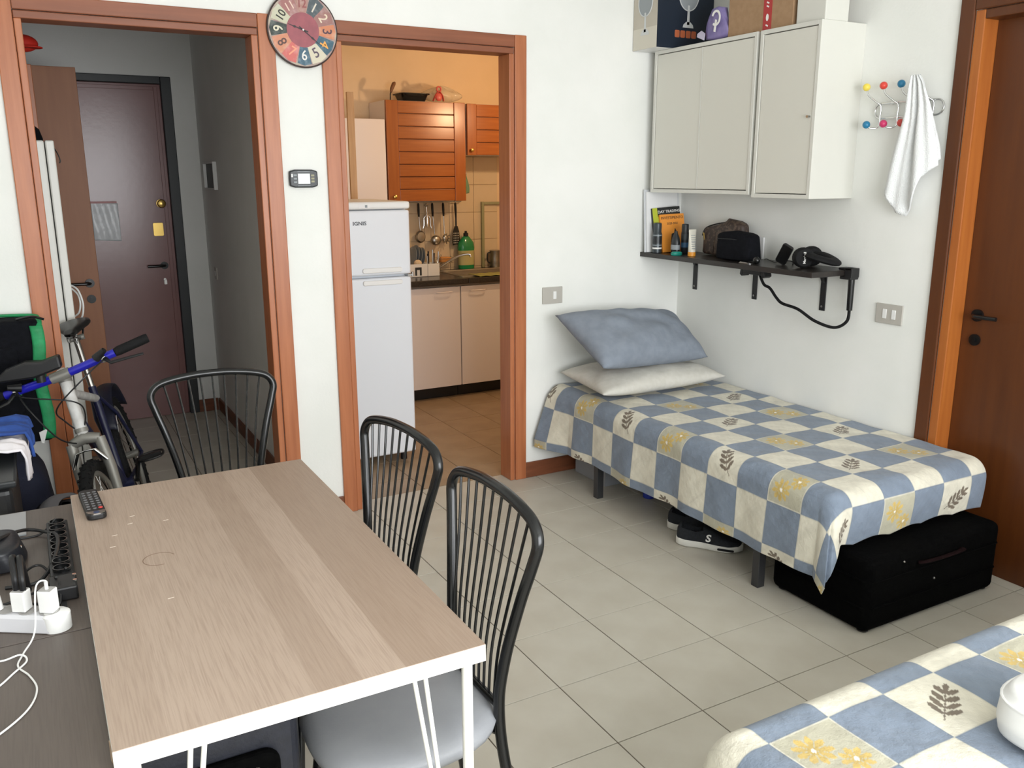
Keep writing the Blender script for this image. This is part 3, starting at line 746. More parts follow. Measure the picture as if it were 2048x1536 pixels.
# shelf
SHB = mat('black_brown_board', (34, 30, 28), 0.35, c2=(42, 37, 34), nscale=3, stretch=(14, 1, 14))
ZS = 1.166
t = thing('wall_shelf', 'black wooden wall shelf on three black brackets over the bed', 'shelf', (-0.13, -0.6, ZS))
MB().box(-0.272, -0.001, -1.198, -0.003, ZS-0.024, ZS).build('shelf_board', SHB, t, bevel=0.0015)
for y in (-0.148, -0.598, -1.030):
    br = MB(); br.box(-0.006, 0, y-0.016, y+0.016, ZS-0.205, ZS-0.024)
    br.prism([(0, 0), (0.20, 0), (0.19, 0.010), (0.02, 0.022), (0.006, 0.05), (0, 0.05)], (-0.006, y-0.009, ZS-0.024), -X_, -Z_, Y_, 0.018)
    bo = br.build('bracket', BLK, t, bevel=0.002)
    b = MB(); b.cyl((-0.006, y, ZS-0.185), (-0.009, y, ZS-0.185), 0.005, seg=10); b.build('screw', STEEL, bo)
# --- standing on the shelf, from the corner outwards
t = thing('paper_folder', 'pale translucent folder standing against the corner on the shelf', 'folder', (-0.14, -0.03, ZS))
FOLD = mat('milky_plastic', (216, 218, 222), 0.35)
MB().obox((-0.155, -0.028, ZS+0.165), (0.115, 0, 0), (0, 0.004, 0), (0, 0.012, 0.164)).build('folder_sheet', FOLD, t)
MB().obox((-0.160, -0.040, ZS+0.160), (0.104, 0, 0), (0, 0.004, 0), (0, 0.012, 0.158)).build('folder_sheet', PAPER, t)
b = MB()
for i, wd in enumerate((0.002, 0.001, 0.003, 0.0015)): b.obox((-0.078+0.0065*i, -0.032, ZS+0.298), (wd, 0, 0), (0, 0.0006, 0), (0, 0.001, 0.012))
b.build('barcode', BLK, t)
def book(name, label, c, ax, up, w_, h_, th, cover, parts):
    """c = bottom centre; ax = unit width dir; up = unit height dir"""
    ax, up = Vector(ax).normalized(), Vector(up).normalized(); n = ax.cross(up).normalized(); c = Vector(c)
    t = thing(name, label, 'book', c)
    MB().obox(c+up*h_/2, ax*(w_/2-0.002), n*(th/2-0.001), up*(h_/2-0.002)).build('page_block', PAPER, t)
    b = MB(); b.obox(c+up*h_/2+n*(th/2), ax*w_/2, n*0.001, up*h_/2); b.obox(c+up*h_/2-n*(th/2), ax*w_/2, n*0.001, up*h_/2); b.obox(c+up*h_/2-ax*w_/2, ax*0.001, n*(th/2), up*h_/2)
    b.build('cover', cover, t)
    return t, c+n*(th/2+0.0011), ax, up, n
DKC = mat('black_book_cover', (32, 34, 34), 0.4); LIME = mat('lime_book_cover', (182, 192, 56), 0.4); ORC = mat('orange_book_cover', (232, 148, 52), 0.4); YEL = mat('yellow_print', (228, 196, 70), 0.5)
up1 = Vector((-0.04, 0.17, 0.98)).normalized(); ax1 = Vector((0.97, -0.16, 0.06)); ax1 = (ax1-up1*ax1.dot(up1)).normalized()
t, f0, ax, up, n = book('trading_book', 'black and lime book titled DAY TRADING leaning on the shelf', (-0.148, -0.098, ZS+0.004), ax1, up1, 0.165, 0.235, 0.016, DKC, None)
b = MB(); b.obox(f0-ax*0.068+up*0.118, ax*0.0145, n*0.0004, up*0.117); b.build('lime_stripe', LIME, t)
b = MB(); b.obox(f0+ax*0.014+up*0.165, ax*0.068, n*0.0004, up*0.024); b.build('lime_band', LIME, t)
text('cover_title', 'DAY TRADING', 0.0200, WPRINT, t, f0+ax*0.016+up*0.212+n*0.0006, ax, up, bold=0.0002)
up2 = Vector((0.0, 0.20, 0.98)).normalized(); ax2 = Vector((0.97, -0.20, 0.10)); ax2 = (ax2-up2*ax2.dot(up2)).normalized()
t, f0, ax, up, n = book('investment_book', 'orange book titled INVESTIMENTO in front of the DAY TRADING book', (-0.138, -0.126, ZS+0.0045), ax2, up2, 0.140, 0.200, 0.014, ORC, None)
text('cover_title', 'INVESTIMENTO', 0.0205, DKC, t, f0+up*0.180+n*0.0006, ax, up, sx=0.92)
text('cover_year', '2020-2021', 0.016, DKC, t, f0+up*0.150+n*0.0006, ax, up, sx=0.95)
b = MB(); b.prism([(-0.02, 0.05), (0.03, 0.05), (0.025, 0.10), (0.012, 0.125), (0.004, 0.10), (-0.01, 0.095)], f0, ax, up, n, 0.0006); b.build('cover_drawing', DKC, t)
def can(name, label, x, y, prof, m, cat='bottle', stripes=(), sx=1.0):
    t = thing(name, label, cat, (x, y, ZS)); b = MB(); b.lathe([(r, ZS+h) for r, h in prof], (x, y, 0), 'z', 24, sx); b.build('body', m, t, smooth=True)
    for h0, h1, r, mm, nm in stripes:
        b = MB(); b.lathe([(r, ZS+h0), (r, ZS+h1)], (x, y, 0), 'z', 24, sx); b.build(nm, mm, t, smooth=True)
    return t
DGR = mat('dark_grey_can', (66, 72, 76), 0.3, 0.4); DGR2 = mat('charcoal_plastic', (34, 38, 42), 0.35); TEAL = mat('teal_plastic', (26, 140, 124), 0.35); BLUL = mat('blue_label', (48, 92, 128), 0.4)
LBL = mat('grey_label_print', (146, 152, 156), 0.5); YOR = mat('amber_cap', (226, 152, 52), 0.4); CREMT = mat('ivory_tube', (216, 212, 198), 0.45)
can('spray_can', 'dark grey deodorant can at the corner end of the shelf', -0.235, -0.100, [(0.020,0),(0.025,0.003),(0.025,0.098),(0.022,0.108),(0.021,0.110),(0.0215,0.150),(0.019,0.158),(0.004,0.160)], DGR, 'can',
    ((0.022, 0.030, 0.0254, WPRINT, 'label_text'), (0.040, 0.044, 0.0254, LBL, 'label_text'), (0.050, 0.086, 0.0253, DGR2, 'label'), (0.092, 0.096, 0.0254, LBL, 'label_text')))
can('shampoo_bottle', 'small black bottle with tapered neck in front of the orange book', -0.205, -0.215, [(0.022,0),(0.026,0.004),(0.027,0.06),(0.022,0.085),(0.012,0.105),(0.010,0.112),(0.009,0.120),(0.003,0.121)], DGR2, 'bottle', ((0.025, 0.05, 0.0274, LBL, 'label'),), 0.8)
can('spray_bottle', 'tall slim black bottle with blue label beside the orange book', -0.150, -0.222, [(0.018,0),(0.020,0.003),(0.020,0.110),(0.0185,0.115),(0.0185,0.150),(0.016,0.156),(0.003,0.157)], DGR2, 'bottle', ((0.035, 0.060, 0.0204, BLUL, 'label'), (0.075, 0.105, 0.0204, DGR, 'label')))
t = thing('soap_case', 'small teal oval case lying on the shelf edge', 'case', (-0.235, -0.262, ZS)); b = MB(); b.lathe([(0.030, ZS), (0.034, ZS+0.004), (0.034, ZS+0.012), (0.027, ZS+0.018), (0.004, ZS+0.019)], (-0.235, -0.262, 0), 'z', 28, 1.0, 0.62); b.build('case_shell', TEAL, t, smooth=True)
MB().lathe([(0.0345, ZS+0.0085), (0.0345, ZS+0.0095)], (-0.235, -0.262, 0), 'z', 28, 1.0, 0.62).build('seam', BLK, t)
t = thing('cream_tube', 'ivory cream tube standing on its amber cap beside the brown bag', 'tube', (-0.205, -0.345, ZS))
b = MB(); b.lathe([(0.018, ZS), (0.020, ZS+0.002), (0.020, ZS+0.020), (0.018, ZS+0.022)], (-0.205, -0.345, 0), 'z', 24); b.build('cap', YOR, t, smooth=True)
def tubf(u, v):
    a = 2*PI*u; k = v
    return (-0.205+(0.019*(1-k)+0.024*k)*math.cos(a), -0.345+(0.019*(1-k)+0.0015*k)*math.sin(a), ZS+0.022+0.113*k)
MB().grid(tubf, 28, 6).build('tube_body', CREMT, t, smooth=True)
b = MB()
for i in range(7): b.obox((-0.205, -0.363+0.0145*i/7+0.0004*i, ZS+0.04+0.011*i), (0.013, 0, 0), (0, 0.0035, 0), (0, 0, 0.0012 if i != 3 else 0.0022))
b.build('tube_text', LBL, t)
def soft_bag(name, label, c, hx, hy, h, m, lean=0.0, piping=None, e=4.0):
    t = thing(name, label, 'bag', c)
    def f(u, v):
        a = 2*PI*u; s_ = math.copysign(abs(math.sin(a))**(2/e), math.sin(a)); k = math.copysign(abs(math.cos(a))**(2/e), math.cos(a))
        q = min(v, 1.0); rr = 1.0
        if q < 0.06: rr = 0.02+0.98*(q/0.06)**0.5
        if q > 0.80: rr = max(0.02, (1-((q-0.80)/0.20)**2.6))**0.5
        rr *= 1+0.02*math.sin(5*a+4*v)
        return (c[0]+hx*k*rr*(1-0.25*q), c[1]+hy*s_*rr*(1-0.06*q), c[2]+0.0005+h*q*(1+lean*s_*0.5*q))
    MB().grid(f, 48, 20).build('bag_body', m, t, smooth=True, autos=0)
    return t
BRNC = mat('brown_monogram_canvas', (60, 46, 40), 0.55, c2=(92, 76, 64), nscale=55, lo=0.5, hi=0.56, bump=0.05)
t = soft_bag('toiletry_bag', 'brown patterned toiletry bag on the middle of the shelf', (-0.062, -0.435, ZS), 0.052, 0.145, 0.172, BRNC, -0.22)
b = MB(); b.tube(cr([(-0.108, -0.310, ZS+0.10), (-0.090, -0.318, ZS+0.140), (-0.062, -0.40, ZS+0.166), (-0.062, -0.545, ZS+0.176)], 6), 0.0035, 8); b.build('zip', BLK, t, smooth=True)
MB().obox((-0.116, -0.330, ZS+0.098), (0.001, 0, 0), (0, 0.004, 0.002), (0, 0.003, 0.018)).build('zip_pull', BRASS, t, bevel=0.0008)
b = MB(); b.tube([(-0.116, -0.400, ZS+0.01), (-0.108, -0.400, ZS+0.08), (-0.088, -0.400, ZS+0.155)], 0.002, 6); b.build('seam_piping', BRNC, t)
t = soft_bag('wash_bag', 'black fabric wash bag next to the brown bag on the shelf', (-0.170, -0.640, ZS), 0.050, 0.122, 0.142, BLKC, 0.0, e=5.0)
b = MB(); b.tube(cr([(-0.214, -0.540, ZS+0.102), (-0.211, -0.65, ZS+0.104), (-0.203, -0.735, ZS+0.098)], 6), 0.002, 8); b.build('zip', BLK, t, smooth=True)
t = MB().box(-0.012, -0.003, -0.645, -0.59, ZS+0.0005, ZS+0.105).build('white_card', PAPER); tag(t, 'white card standing against the wall behind the black wash bag', 'card')
t = thing('key_bunch', 'bunch of keys with a round black fob on the shelf', 'keys', (-0.235, -0.80, ZS))
b = MB(); b.ball((-0.225, -0.822, ZS+0.0185), 0.018, sx=0.8); b.build('fob', BLKM, t, smooth=True)
b = MB(); b.tube([(-0.240+0.012*math.cos(a), -0.795+0.012*math.sin(a), ZS+0.002) for a in [2*PI*i/16 for i in range(16)]], 0.0012, 6, closed=True); b.build('key_ring', CHR, t)
for i, a in enumerate((2.7, 3.1, 3.5)):
    dv = Vector((math.cos(a), math.sin(a)*0.8+0.25, 0)).normalized(); dv = Vector((-0.12+0.1*i, 1, 0)).normalized(); p = Vector((-0.242, -0.785, ZS+0.002+0.002*i)); sd = Vector((-dv.y, dv.x, 0))
    b = MB(); b.obox(p+dv*0.008, dv*0.010, sd*0.008, Z_*0.001); b.obox(p+dv*0.034, dv*0.018, sd*0.0035, Z_*0.001); b.build('key', STEEL, t)
t = thing('phone_charger', 'small black rectangular device tilted on the shelf beside the headphones', 'charger', (-0.14, -0.90, ZS))
q_ = Vector((-0.135, -0.905, ZS+0.050)); u_ = Vector((0.0, -0.50, 0.86)).normalized(); s_ = Vector((-0.35, 0.80, 0.46)); s_ = (s_-u_*s_.dot(u_)).normalized(); n_ = u_.cross(s_)
b = MB(); b.prism(rrect(0.052, 0.096, 0.010), q_-n_*0.008, s_, u_, n_, 0.016); b.build('shell', BLK, t, bevel=0.003)
b = MB(); b.prism(rrect(0.044, 0.086, 0.006), q_-n_*0.0085, s_, u_, n_, 0.0172); b.build('screen', BLKM, t)
b = MB(); b.tube(cr([q_-u_*0.035, (-0.11, -0.83, ZS+0.006), (-0.08, -0.78, ZS+0.003), (-0.06, -0.72, ZS+0.010), (-0.05, -0.70, ZS+0.003)], 6), 0.0016, 6); b.build('thin_cable', BLK, t, smooth=True)
b = MB(); b.tube(cr([q_-u_*0.036+n_*0.002, (-0.115, -0.935, ZS+0.018), (-0.12, -0.945, ZS+0.002)], 6), 0.003, 6); b.build('stand_leg', BLK, t, smooth=True)
# headphones
t = thing('headphones', 'black over ear headphones with white script on the shelf end', 'headphones', (-0.14, -1.02, ZS))
def cup(c, ax):
    c, ax = Vector(c), Vector(ax).normalized(); u = ax.orthogonal().normalized(); v = ax.cross(u)
    vsl = []; fs = []; pr = [(0.004, -0.032), (0.034, -0.031), (0.044, -0.022), (0.0455, -0.008), (0.042, 0.0), (0.0445, 0.004), (0.0445, 0.018), (0.037, 0.027), (0.004, 0.0285)]
    for r, h in pr:
        for k in range(24):
            a = 2*PI*k/24; vsl.append(c+ax*h+(u*math.cos(a)+v*math.sin(a))*r)
    for i in range(len(pr)-1):
        for k in range(24): fs.append((i*24+k, i*24+(k+1) % 24, (i+1)*24+(k+1) % 24, (i+1)*24+k))
    fs.append(tuple(range(23, -1, -1))); fs.append(tuple((len(pr)-1)*24+k for k in range(24)))
    return MB().add(vsl, fs)
cax = Vector((-0.55, -0.83, 0.05)).normalized()
CP = Vector((-0.165, -1.045, ZS+0.0465))
cup(CP, cax).build('ear_cup', BLKR, t, smooth=True)
cup(CP+Vector((0.09, 0.035, 0.0)), -cax).build('ear_cup', BLKR, t, smooth=True)
sr = Z_.cross(cax).normalized()
text('script_logo', 'Marshall', 0.0155, WPRINT, t, CP+cax*0.0288, Vector((0, 0, 1)), cax.cross(Z_), bold=0.0002)
hb = cr([CP+cax*0.004+Vector((0, -0.035, 0.012)), CP+Vector((0.0, -0.075, 0.004)), CP+Vector((0.045, -0.120, -0.012)), CP+Vector((0.085, -0.100, -0.010)), CP+Vector((0.10, -0.03, 0.008)), CP+Vector((0.09, 0.01, 0.01))], 8)
MB().tube(hb, 0.030, 12, flat=0.45).build('headband', BLKR, t, smooth=True)
# gooseneck phone holder: clamp on shelf end, flexible arm, clip under the shelf
t = thing('gooseneck_holder', 'black flexible gooseneck phone holder clamped to the shelf end', 'phone holder', (-0.09, -1.2, 1.0))
b = MB(); b.box(-0.075, -0.025, -1.235, -1.165, ZS+0.0005, ZS+0.010); b.box(-0.075, -0.025, -1.238, -1.200, ZS-0.032, ZS+0.010); b.box(-0.075, -0.025, -1.235, -1.175, ZS-0.040, ZS-0.0255)
b.build('clamp', BLK, t, bevel=0.003)
MB().cyl((-0.05, -1.220, ZS-0.03), (-0.05, -1.222, ZS-0.175), 0.0145, 0.0125, seg=18).build('grip_sleeve', BLKM, t, smooth=True)
arm = cr([(-0.05, -1.222, ZS-0.170), (-0.052, -1.215, ZS-0.225), (-0.07, -1.165, ZS-0.258), (-0.10, -1.08, ZS-0.238), (-0.115, -0.99, ZS-0.195), (-0.12, -0.90, ZS-0.180), (-0.12, -0.86, ZS-0.158), (-0.12, -0.815, ZS-0.118), (-0.12, -0.775, ZS-0.104), (-0.12, -0.745, ZS-0.062)], 8)
MB().tube(arm, 0.0068, 12).build('flexible_arm', BLKR, t, smooth=True)
b = MB(); b.box(-0.145, -0.095, -0.775, -0.655, ZS-0.062, ZS-0.036); b.prism([(0, 0), (0.015, 0), (0.022, 0.036), (0.008, 0.045), (0, 0.03)], (-0.145, -0.655, ZS-0.030), Y_, -Z_, X_, 0.05); b.prism([(0, 0), (-0.015, 0), (-0.022, 0.036), (-0.008, 0.045), (0, 0.03)], (-0.145, -0.775, ZS-0.030), Y_, -Z_, X_, 0.05)
b.build('phone_clip', BLK, t, bevel=0.003)

# coat hooks
t = thing('coat_hook_rack', 'chrome wire coat rack with coloured ball ends on the right wall', 'coat rack', (-0.02, -1.39, 1.77))
loop = []
yc0, yc1, zm, hh = -1.262, -1.520, 1.826, 0.029
for i in range(13):
    a = PI/2+PI*i/12; loop.append((-0.014, yc0-math.cos(a)*0.029, zm+hh*math.sin(a)))
for i in range(13):
    a = -PI/2+PI*i/12; loop.append((-0.014, yc1-math.cos(a)*0.029, zm+hh*math.sin(a)))
MB().tube(loop, 0.0042, 10, closed=True).build('wire_loop', CHR, t, smooth=True)
for y in (-1.31, -1.47):
    MB().cyl((-0.0005, y, zm+hh), (-0.014, y, zm+hh), 0.006, seg=12).build('wall_stud', CHR, t, smooth=True)
BALLC = {'y': (240, 216, 88), 'r': (226, 74, 62), 'b': (40, 122, 162), 'p': (206, 58, 108), 'k': (206, 72, 66)}
for i, (y, c1, c2_) in enumerate(((-1.262, 'y', 'b'), (-1.345, 'r', 'p'), (-1.428, 'b', 'k'), (-1.505, 'y', 'b'))):
    pts = cr([(-0.052, y+0.048, 1.912), (-0.050, y+0.040, 1.890), (-0.032, y+0.014, 1.862), (-0.018, y, 1.845), (-0.018, y, 1.80), (-0.018, y, 1.772), (-0.028, y+0.006, 1.758), (-0.046, y+0.022, 1.758), (-0.056, y+0.028, 1.768)], 6)
    h_ = MB().tube(pts, 0.0038, 10).build('hook', CHR, t, smooth=True)
    for c, p in ((c1, (-0.053, y+0.050, 1.922)), (c2_, (-0.058, y+0.031, 1.772))):
        if i == 3: continue
        MB().ball(p, 0.0155).build('ball_knob', mat('ball_'+c, BALLC[c], 0.3), h_, smooth=True)
# towel
TOW = mat('white_terry', (236, 238, 238), 0.95, bump=0.5, bscale=260)
def tow(u, v):
    yl = np.interp(v, [0, .08, .3, .6, .8, 1], [-1.445, -1.432, -1.420, -1.382, -1.362, -1.352]); yr = np.interp(v, [0, .08, .3, .6, .8, 1], [-1.486, -1.505, -1.528, -1.548, -1.566, -1.575])
    zb = np.interp(u, [0, 0.12, 0.3, 0.45, 0.62, 0.72, 1.0], [1.515, 1.470, 1.418, 1.405, 1.480, 1.560, 1.605])
    y = yl+(yr-yl)*u; z = 1.945-(1.945-zb)*v
    fold = 0.016*math.sin(u*11+1.2+2.2*v)*min(1, 0.35+v)+0.007*math.sin(u*23+3*v)
    y += 0.006*math.sin(9*u+5*v)*v
    return (-0.088+fold+0.030*v, y, z)
t = thing('hand_towel', 'white terry towel hanging from the last coat hook', 'towel', (-0.05, -1.46, 1.41))
MB().grid(tow, 44, 40).build('front_fold', TOW, t, smooth=True, solid=0.006, autos=0)
def tow2(u, v):
    x, y, z = tow(u, v*0.93); return (x+0.016-0.012*(1-v), y+0.012*(1-u)*v, z-0.0)
MB().grid(tow2, 30, 30).build('back_fold', TOW, t, smooth=True, solid=0.005, autos=0)

# switch plates
def plate(label, o, ux, n, w_, h_, keys):
    o, ux, n = Vector(o), Vector(ux), Vector(n)
    t = thing('light_switch', label, 'light switch', o)
    MB().prism(rrect(w_, h_, 0.003, 3), o, ux, Z_, n, 0.008).build('plate', GREYP, t, bevel=0.002)
    for k in keys: MB().prism(rrect(0.019, 0.040, 0.002, 3), o+ux*k+n*0.008, ux, Z_, n, 0.003).build('rocker', WPL, t, bevel=0.001)
    return t
plate('grey switch plate with one rocker left of the bed', (-0.829, 0, 0.968), X_, -Y_, 0.120, 0.086, (0.012,))
plate('grey switch plate with two rockers beside the right hand door', (0, -1.391, 0.994), -Y_, -X_, 0.130, 0.084, (-0.02, 0.025))

# ================================================================ CLOCK AND THERMOSTAT
CC = Vector((-2.068, -0.016, 2.160)); CRAD = 0.144
t = thing('wall_clock', 'round wall clock of coloured number plates between the doorways', 'clock', CC)
MB().prism(circ(CRAD, 64), CC+Vector((0, 0.0, 0)), X_, Z_, -Y_, 0.010).build('clock_disc', mat('mottled_mauve_print', (160, 130, 130), 0.55, c2=(190, 178, 160), nscale=40), t)
b = MB(); b.tube([CC+Vector((CRAD*math.cos(a), -0.005, CRAD*math.sin(a))) for a in [2*PI*i/64 for i in range(64)]], 0.0055, 8, closed=True, flat=1.0); b.build('rim', mat('dark_brown_rim', (62, 48, 46), 0.5), t, smooth=True)
MB().prism(circ(0.068, 48), CC+Vector((0, -0.0113, 0)), X_, Z_, -Y_, 0.0004).build('centre_panel', mat('maroon_print', (166, 92, 100), 0.55, c2=(150, 84, 92), nscale=30), t)
PL = {1: ((86, 98, 104), (222, 214, 200)), 2: ((172, 120, 114), (226, 208, 184)), 3: ((224, 136, 94), (88, 62, 74)), 4: ((66, 104, 124), (240, 172, 88)), 5: ((222, 212, 186), (90, 76, 92)),
      6: ((72, 108, 130), (232, 228, 222)), 7: ((226, 112, 104), (236, 160, 130)), 8: ((226, 146, 110), (94, 66, 62)), 9: ((62, 72, 66), (226, 220, 196)), 10: ((208, 206, 176), (44, 42, 36)), 11: ((176, 116, 112), (228, 200, 184)), 12: ((186, 136, 124), (150, 84, 84))}
for h in range(1, 13):
    a = PI/2-2*PI*h/12; rd = Vector((math.cos(a), 0, math.sin(a))); tg = Vector((-rd.z, 0, rd.x))
    pc, tc_ = PL[h]
    w0, w1 = 0.0165+0.002*(h % 3), 0.0300+0.003*((h*7) % 3)
    o_ = CC+Vector((0, -0.0105-0.0001*(h % 4), 0))
    p_ = MB().prism([(-w0, 0.066), (w0, 0.068), (w1, 0.132), (0, 0.140), (-w1, 0.131)], o_, tg*(1 if h % 2 else 1), rd, -Y_, 0.0005).build('number_plate', mat('plate_%d' % h, tuple(int(v*0.86+0.14*sum(pc)/3-6) for v in pc), 0.55, c2=tuple(int(v*0.6+0.4*196) for v in pc), nscale=45, lo=0.48, hi=0.72), t)
    upv = -rd if h in (5, 6, 7) else rd
    rt_ = upv.cross(-Y_) * -1
    rt_ = Vector((upv.z, 0, -upv.x))
    text('numeral', str(h), 0.056 if h < 10 else 0.046, mat('numeral_%d' % h, tc_, 0.55), t, o_+rd*0.101+Vector((0, -0.0011, 0)), rt_, upv, sx=0.9, bold=0.0006)
HND = mat('clock_hand_black', (34, 28, 32), 0.4)
def hand(nm, ang_, ln, wd, tail):
    dv = Vector((math.cos(ang_), 0, math.sin(ang_))); sv = Vector((-dv.z, 0, dv.x)); o_ = CC+Vector((0, -0.0135, 0))
    MB().prism([(-tail, -wd), (ln*0.45, -wd*0.7), (ln*0.55, -wd*1.9), (ln*0.66, -wd*0.7), (ln, -0.0004), (ln, 0.0004), (ln*0.66, wd*0.7), (ln*0.55, wd*1.9), (ln*0.45, wd*0.7), (-tail, wd)], o_, dv, sv, -Y_, 0.001).build(nm, HND, t)
hand('hour_hand', math.radians(162), 0.066, 0.0026, 0.022); hand('minute_hand', math.radians(-38), 0.090, 0.0022, 0.02)
MB().lathe([(0.0038, -0.017), (0.0038, -0.0145)], (CC.x, CC.y, CC.z), 'y', 14).build('hand_pin', WPL, t)

t = thing('thermostat', 'black digital thermostat on the wall between the doorways', 'thermostat', (-2.098, 0, 1.52))
TO = Vector((-2.098, 0, 1.560)); hw, hh = 0.062, 0.038
pl_ = [(-hw*0.98, hh*0.82), (-hw*0.6, hh), (hw*0.6, hh), (hw*0.98, hh*0.82), (hw, 0), (hw*0.98, -hh*0.82), (hw*0.6, -hh), (-hw*0.6, -hh), (-hw*0.98, -hh*0.82), (-hw, 0)]
MB().prism(pl_, TO, X_, Z_, -Y_, 0.022).build('housing', DGR2, t, bevel=0.005)
MB().box(TO.x-0.026, TO.x+0.026, -0.0236, -0.022, TO.z-0.022, TO.z+0.021).build('screen', mat('lcd_panel', (236, 240, 240), 0.25), t, bevel=0.0005)
KEYM = mat('khaki_key', (156, 152, 124), 0.5)
for i in range(3):
    MB().box(TO.x-0.045, TO.x-0.031, -0.0240, -0.022, TO.z+0.011-0.0145*i, TO.z+0.018-0.0145*i).build('key', LBL, t)
    MB().box(TO.x+0.031, TO.x+0.045, -0.0240, -0.022, TO.z+0.009-0.0125*i, TO.z+0.017-0.0125*i).build('key', KEYM, t)
MB().box(TO.x-0.055, TO.x-0.048, -0.0240, -0.022, TO.z+0.006, TO.z+0.020).build('key', WPL, t)
b = MB()
for zz in (0.029, -0.030): b.box(TO.x-0.027, TO.x+0.027, -0.0226, -0.0219, TO.z+zz-0.001, TO.z+zz+0.0012)
b.build('label_strip', LBL, t)

# ================================================================ UNDER THE BED
t = thing('suitcase', 'large black soft suitcase lying under the foot of the bed', 'suitcase', (-0.41, -1.76, 0))
SUIT = mat('black_nylon', (4, 4, 4), 0.95, spec=0.05, c2=(7, 7, 7), nscale=60, bump=0.15, bscale=120)
MB().box(-0.775, -0.035, -2.005, -1.56, 0.004, 0.280).build('suitcase_body', SUIT, t, bevel=0.03, seg=4)
loopz = lambda z: [(-0.777, -1.98, z), (-0.777, -1.585, z), (-0.75, -1.558, z), (-0.06, -1.558, z), (-0.033, -1.585, z), (-0.033, -1.98, z), (-0.06, -2.007, z), (-0.75, -2.007, z)]
MB().tube(loopz(0.10), 0.004, 8, closed=True).build('zip_seam', SUIT, t, smooth=True)
MB().tube(loopz(0.20), 0.004, 8, closed=True).build('zip_seam', SUIT, t, smooth=True)
b = MB(); b.tube(cr([(-0.52, -2.008, 0.225), (-0.50, -2.024, 0.230), (-0.40, -2.028, 0.230), (-0.30, -2.024, 0.230), (-0.28, -2.008, 0.225)], 6), 0.011, 8, flat=0.5); b.build('carry_handle', mat('dark_maroon_handle', (22, 8, 9), 0.8, spec=0.1), t, smooth=True)
for x, y in ((-0.74, -1.97), (-0.74, -1.60), (-0.07, -1.97), (-0.07, -1.60)): MB().lathe([(0.018, 0.0), (0.020, 0.002), (0.020, 0.006)], (x, y, 0), 'z', 14).build('foot', BLK, t)
b = MB()
for x, y, z in ((-0.7775, -1.66, 0.24), (-0.7775, -1.80, 0.13), (-0.42, -2.0065, 0.14), (-0.60, -2.0065, 0.245)): b.ball((x, y, z), 0.0045, 10, 6)
b.build('rivet', STEEL, t)

SOLE = mat('white_foam_sole', (216, 214, 206), 0.7); KNIT = mat('black_knit', (20, 22, 26), 0.9, c2=(28, 32, 38), nscale=90, bump=0.2, bscale=300)
def shoe(label, pos, ang_, logo):
    t = bpy.data.objects.new('sneaker', None); COL.objects.link(t); ORG[t.name] = Vector((0,0,0))
    L_ = 0.285
    def half_w(s_): return np.interp(s_, [0, .04, .15, .4, .62, .8, .94, 1], [.014, .028, .036, .034, .044, .046, .030, .010])
    def sole(u, v):
        s_ = u; a = 2*PI*v; hw_ = half_w(s_)*1.04; toe = 0.014*max(0, (s_-0.75)/0.25)**2+0.006*max(0, (0.12-s_)/0.12)
        y = hw_*math.copysign(abs(math.cos(a))**0.4, math.cos(a)); z = 0.016+toe*0.6+0.0155*math.copysign(abs(math.sin(a))**0.4, math.sin(a))+ (0.006*(1-s_) if math.sin(a) > 0 else 0)
        return ((s_-0.5)*L_, y, z)
    MB().grid(sole, 36, 20).build('sole', SOLE, t, smooth=True, local=True, autos=0)
    def upper(u, v):
        s_ = 0.012+u*0.972; hw_ = half_w(s_)*0.97
        top = np.interp(s_, [0, .05, .15, .3, .42, .6, .8, .93, 1], [.072, .098, .094, .084, .098, .078, .058, .046, .034])
        a = PI*v; k = math.cos(a); y = hw_*math.copysign(abs(k)**0.55, k); z = 0.028+(top-0.028)*math.sin(a)**0.75
        if 0.08 < s_ < 0.40 and abs(v-0.5) < 0.22: z = min(z, 0.055)
        return ((s_-0.5)*L_, y, z)
    MB().grid(upper, 44, 26).build('upper', KNIT, t, smooth=True, local=True, autos=60)
    if logo:
        text('letter_logo', 'S', 0.042, WPRINT, t, (0.0, -0.0425, 0.056), (1, -0.05, 0), (0.12, 0.45, 1), local=True, bold=0.0012, sx=1.15)
        MB().prism(rrect(0.07, 0.010, 0.005), (0.075, -0.0490, 0.017), X_, Z_, -Y_, 0.0015).build('air_window', BLKR, t, local=True)
    t.location = pos; t.rotation_euler = (0, 0, ang_)
    return tag(t, label, 'shoe', 'sneakers under the bed')
shoe('near black sneaker with white sole and letter S under the bed', (-0.735, -1.165, 0.0), math.radians(-50), True)
shoe('far black sneaker half hidden behind the other shoe under the bed', (-0.665, -1.015, 0.0), math.radians(-54), False)
CLR = mat('cloudy_clear_plastic', (196, 200, 206), 0.3, alpha=0.55)
t = thing('storage_box', 'cloudy plastic storage box under the head of the bed', 'box', (-0.5, -0.2, 0))
b = MB(); b.box(-0.70, -0.30, -0.33, -0.32, 0.002, 0.17); b.box(-0.70, -0.30, -0.06, -0.05, 0.002, 0.17); b.box(-0.70, -0.69, -0.32, -0.06, 0.002, 0.17); b.box(-0.31, -0.30, -0.32, -0.06, 0.002, 0.17); b.box(-0.69, -0.31, -0.32, -0.06, 0.002, 0.008)
b.build('tub', CLR, t); MB().box(-0.71, -0.29, -0.34, -0.04, 0.17, 0.185).build('lid', CLR, t, bevel=0.004)
t = thing('storage_box', 'cloudy plastic box behind the front bed leg', 'box', (-0.35, -0.66, 0))
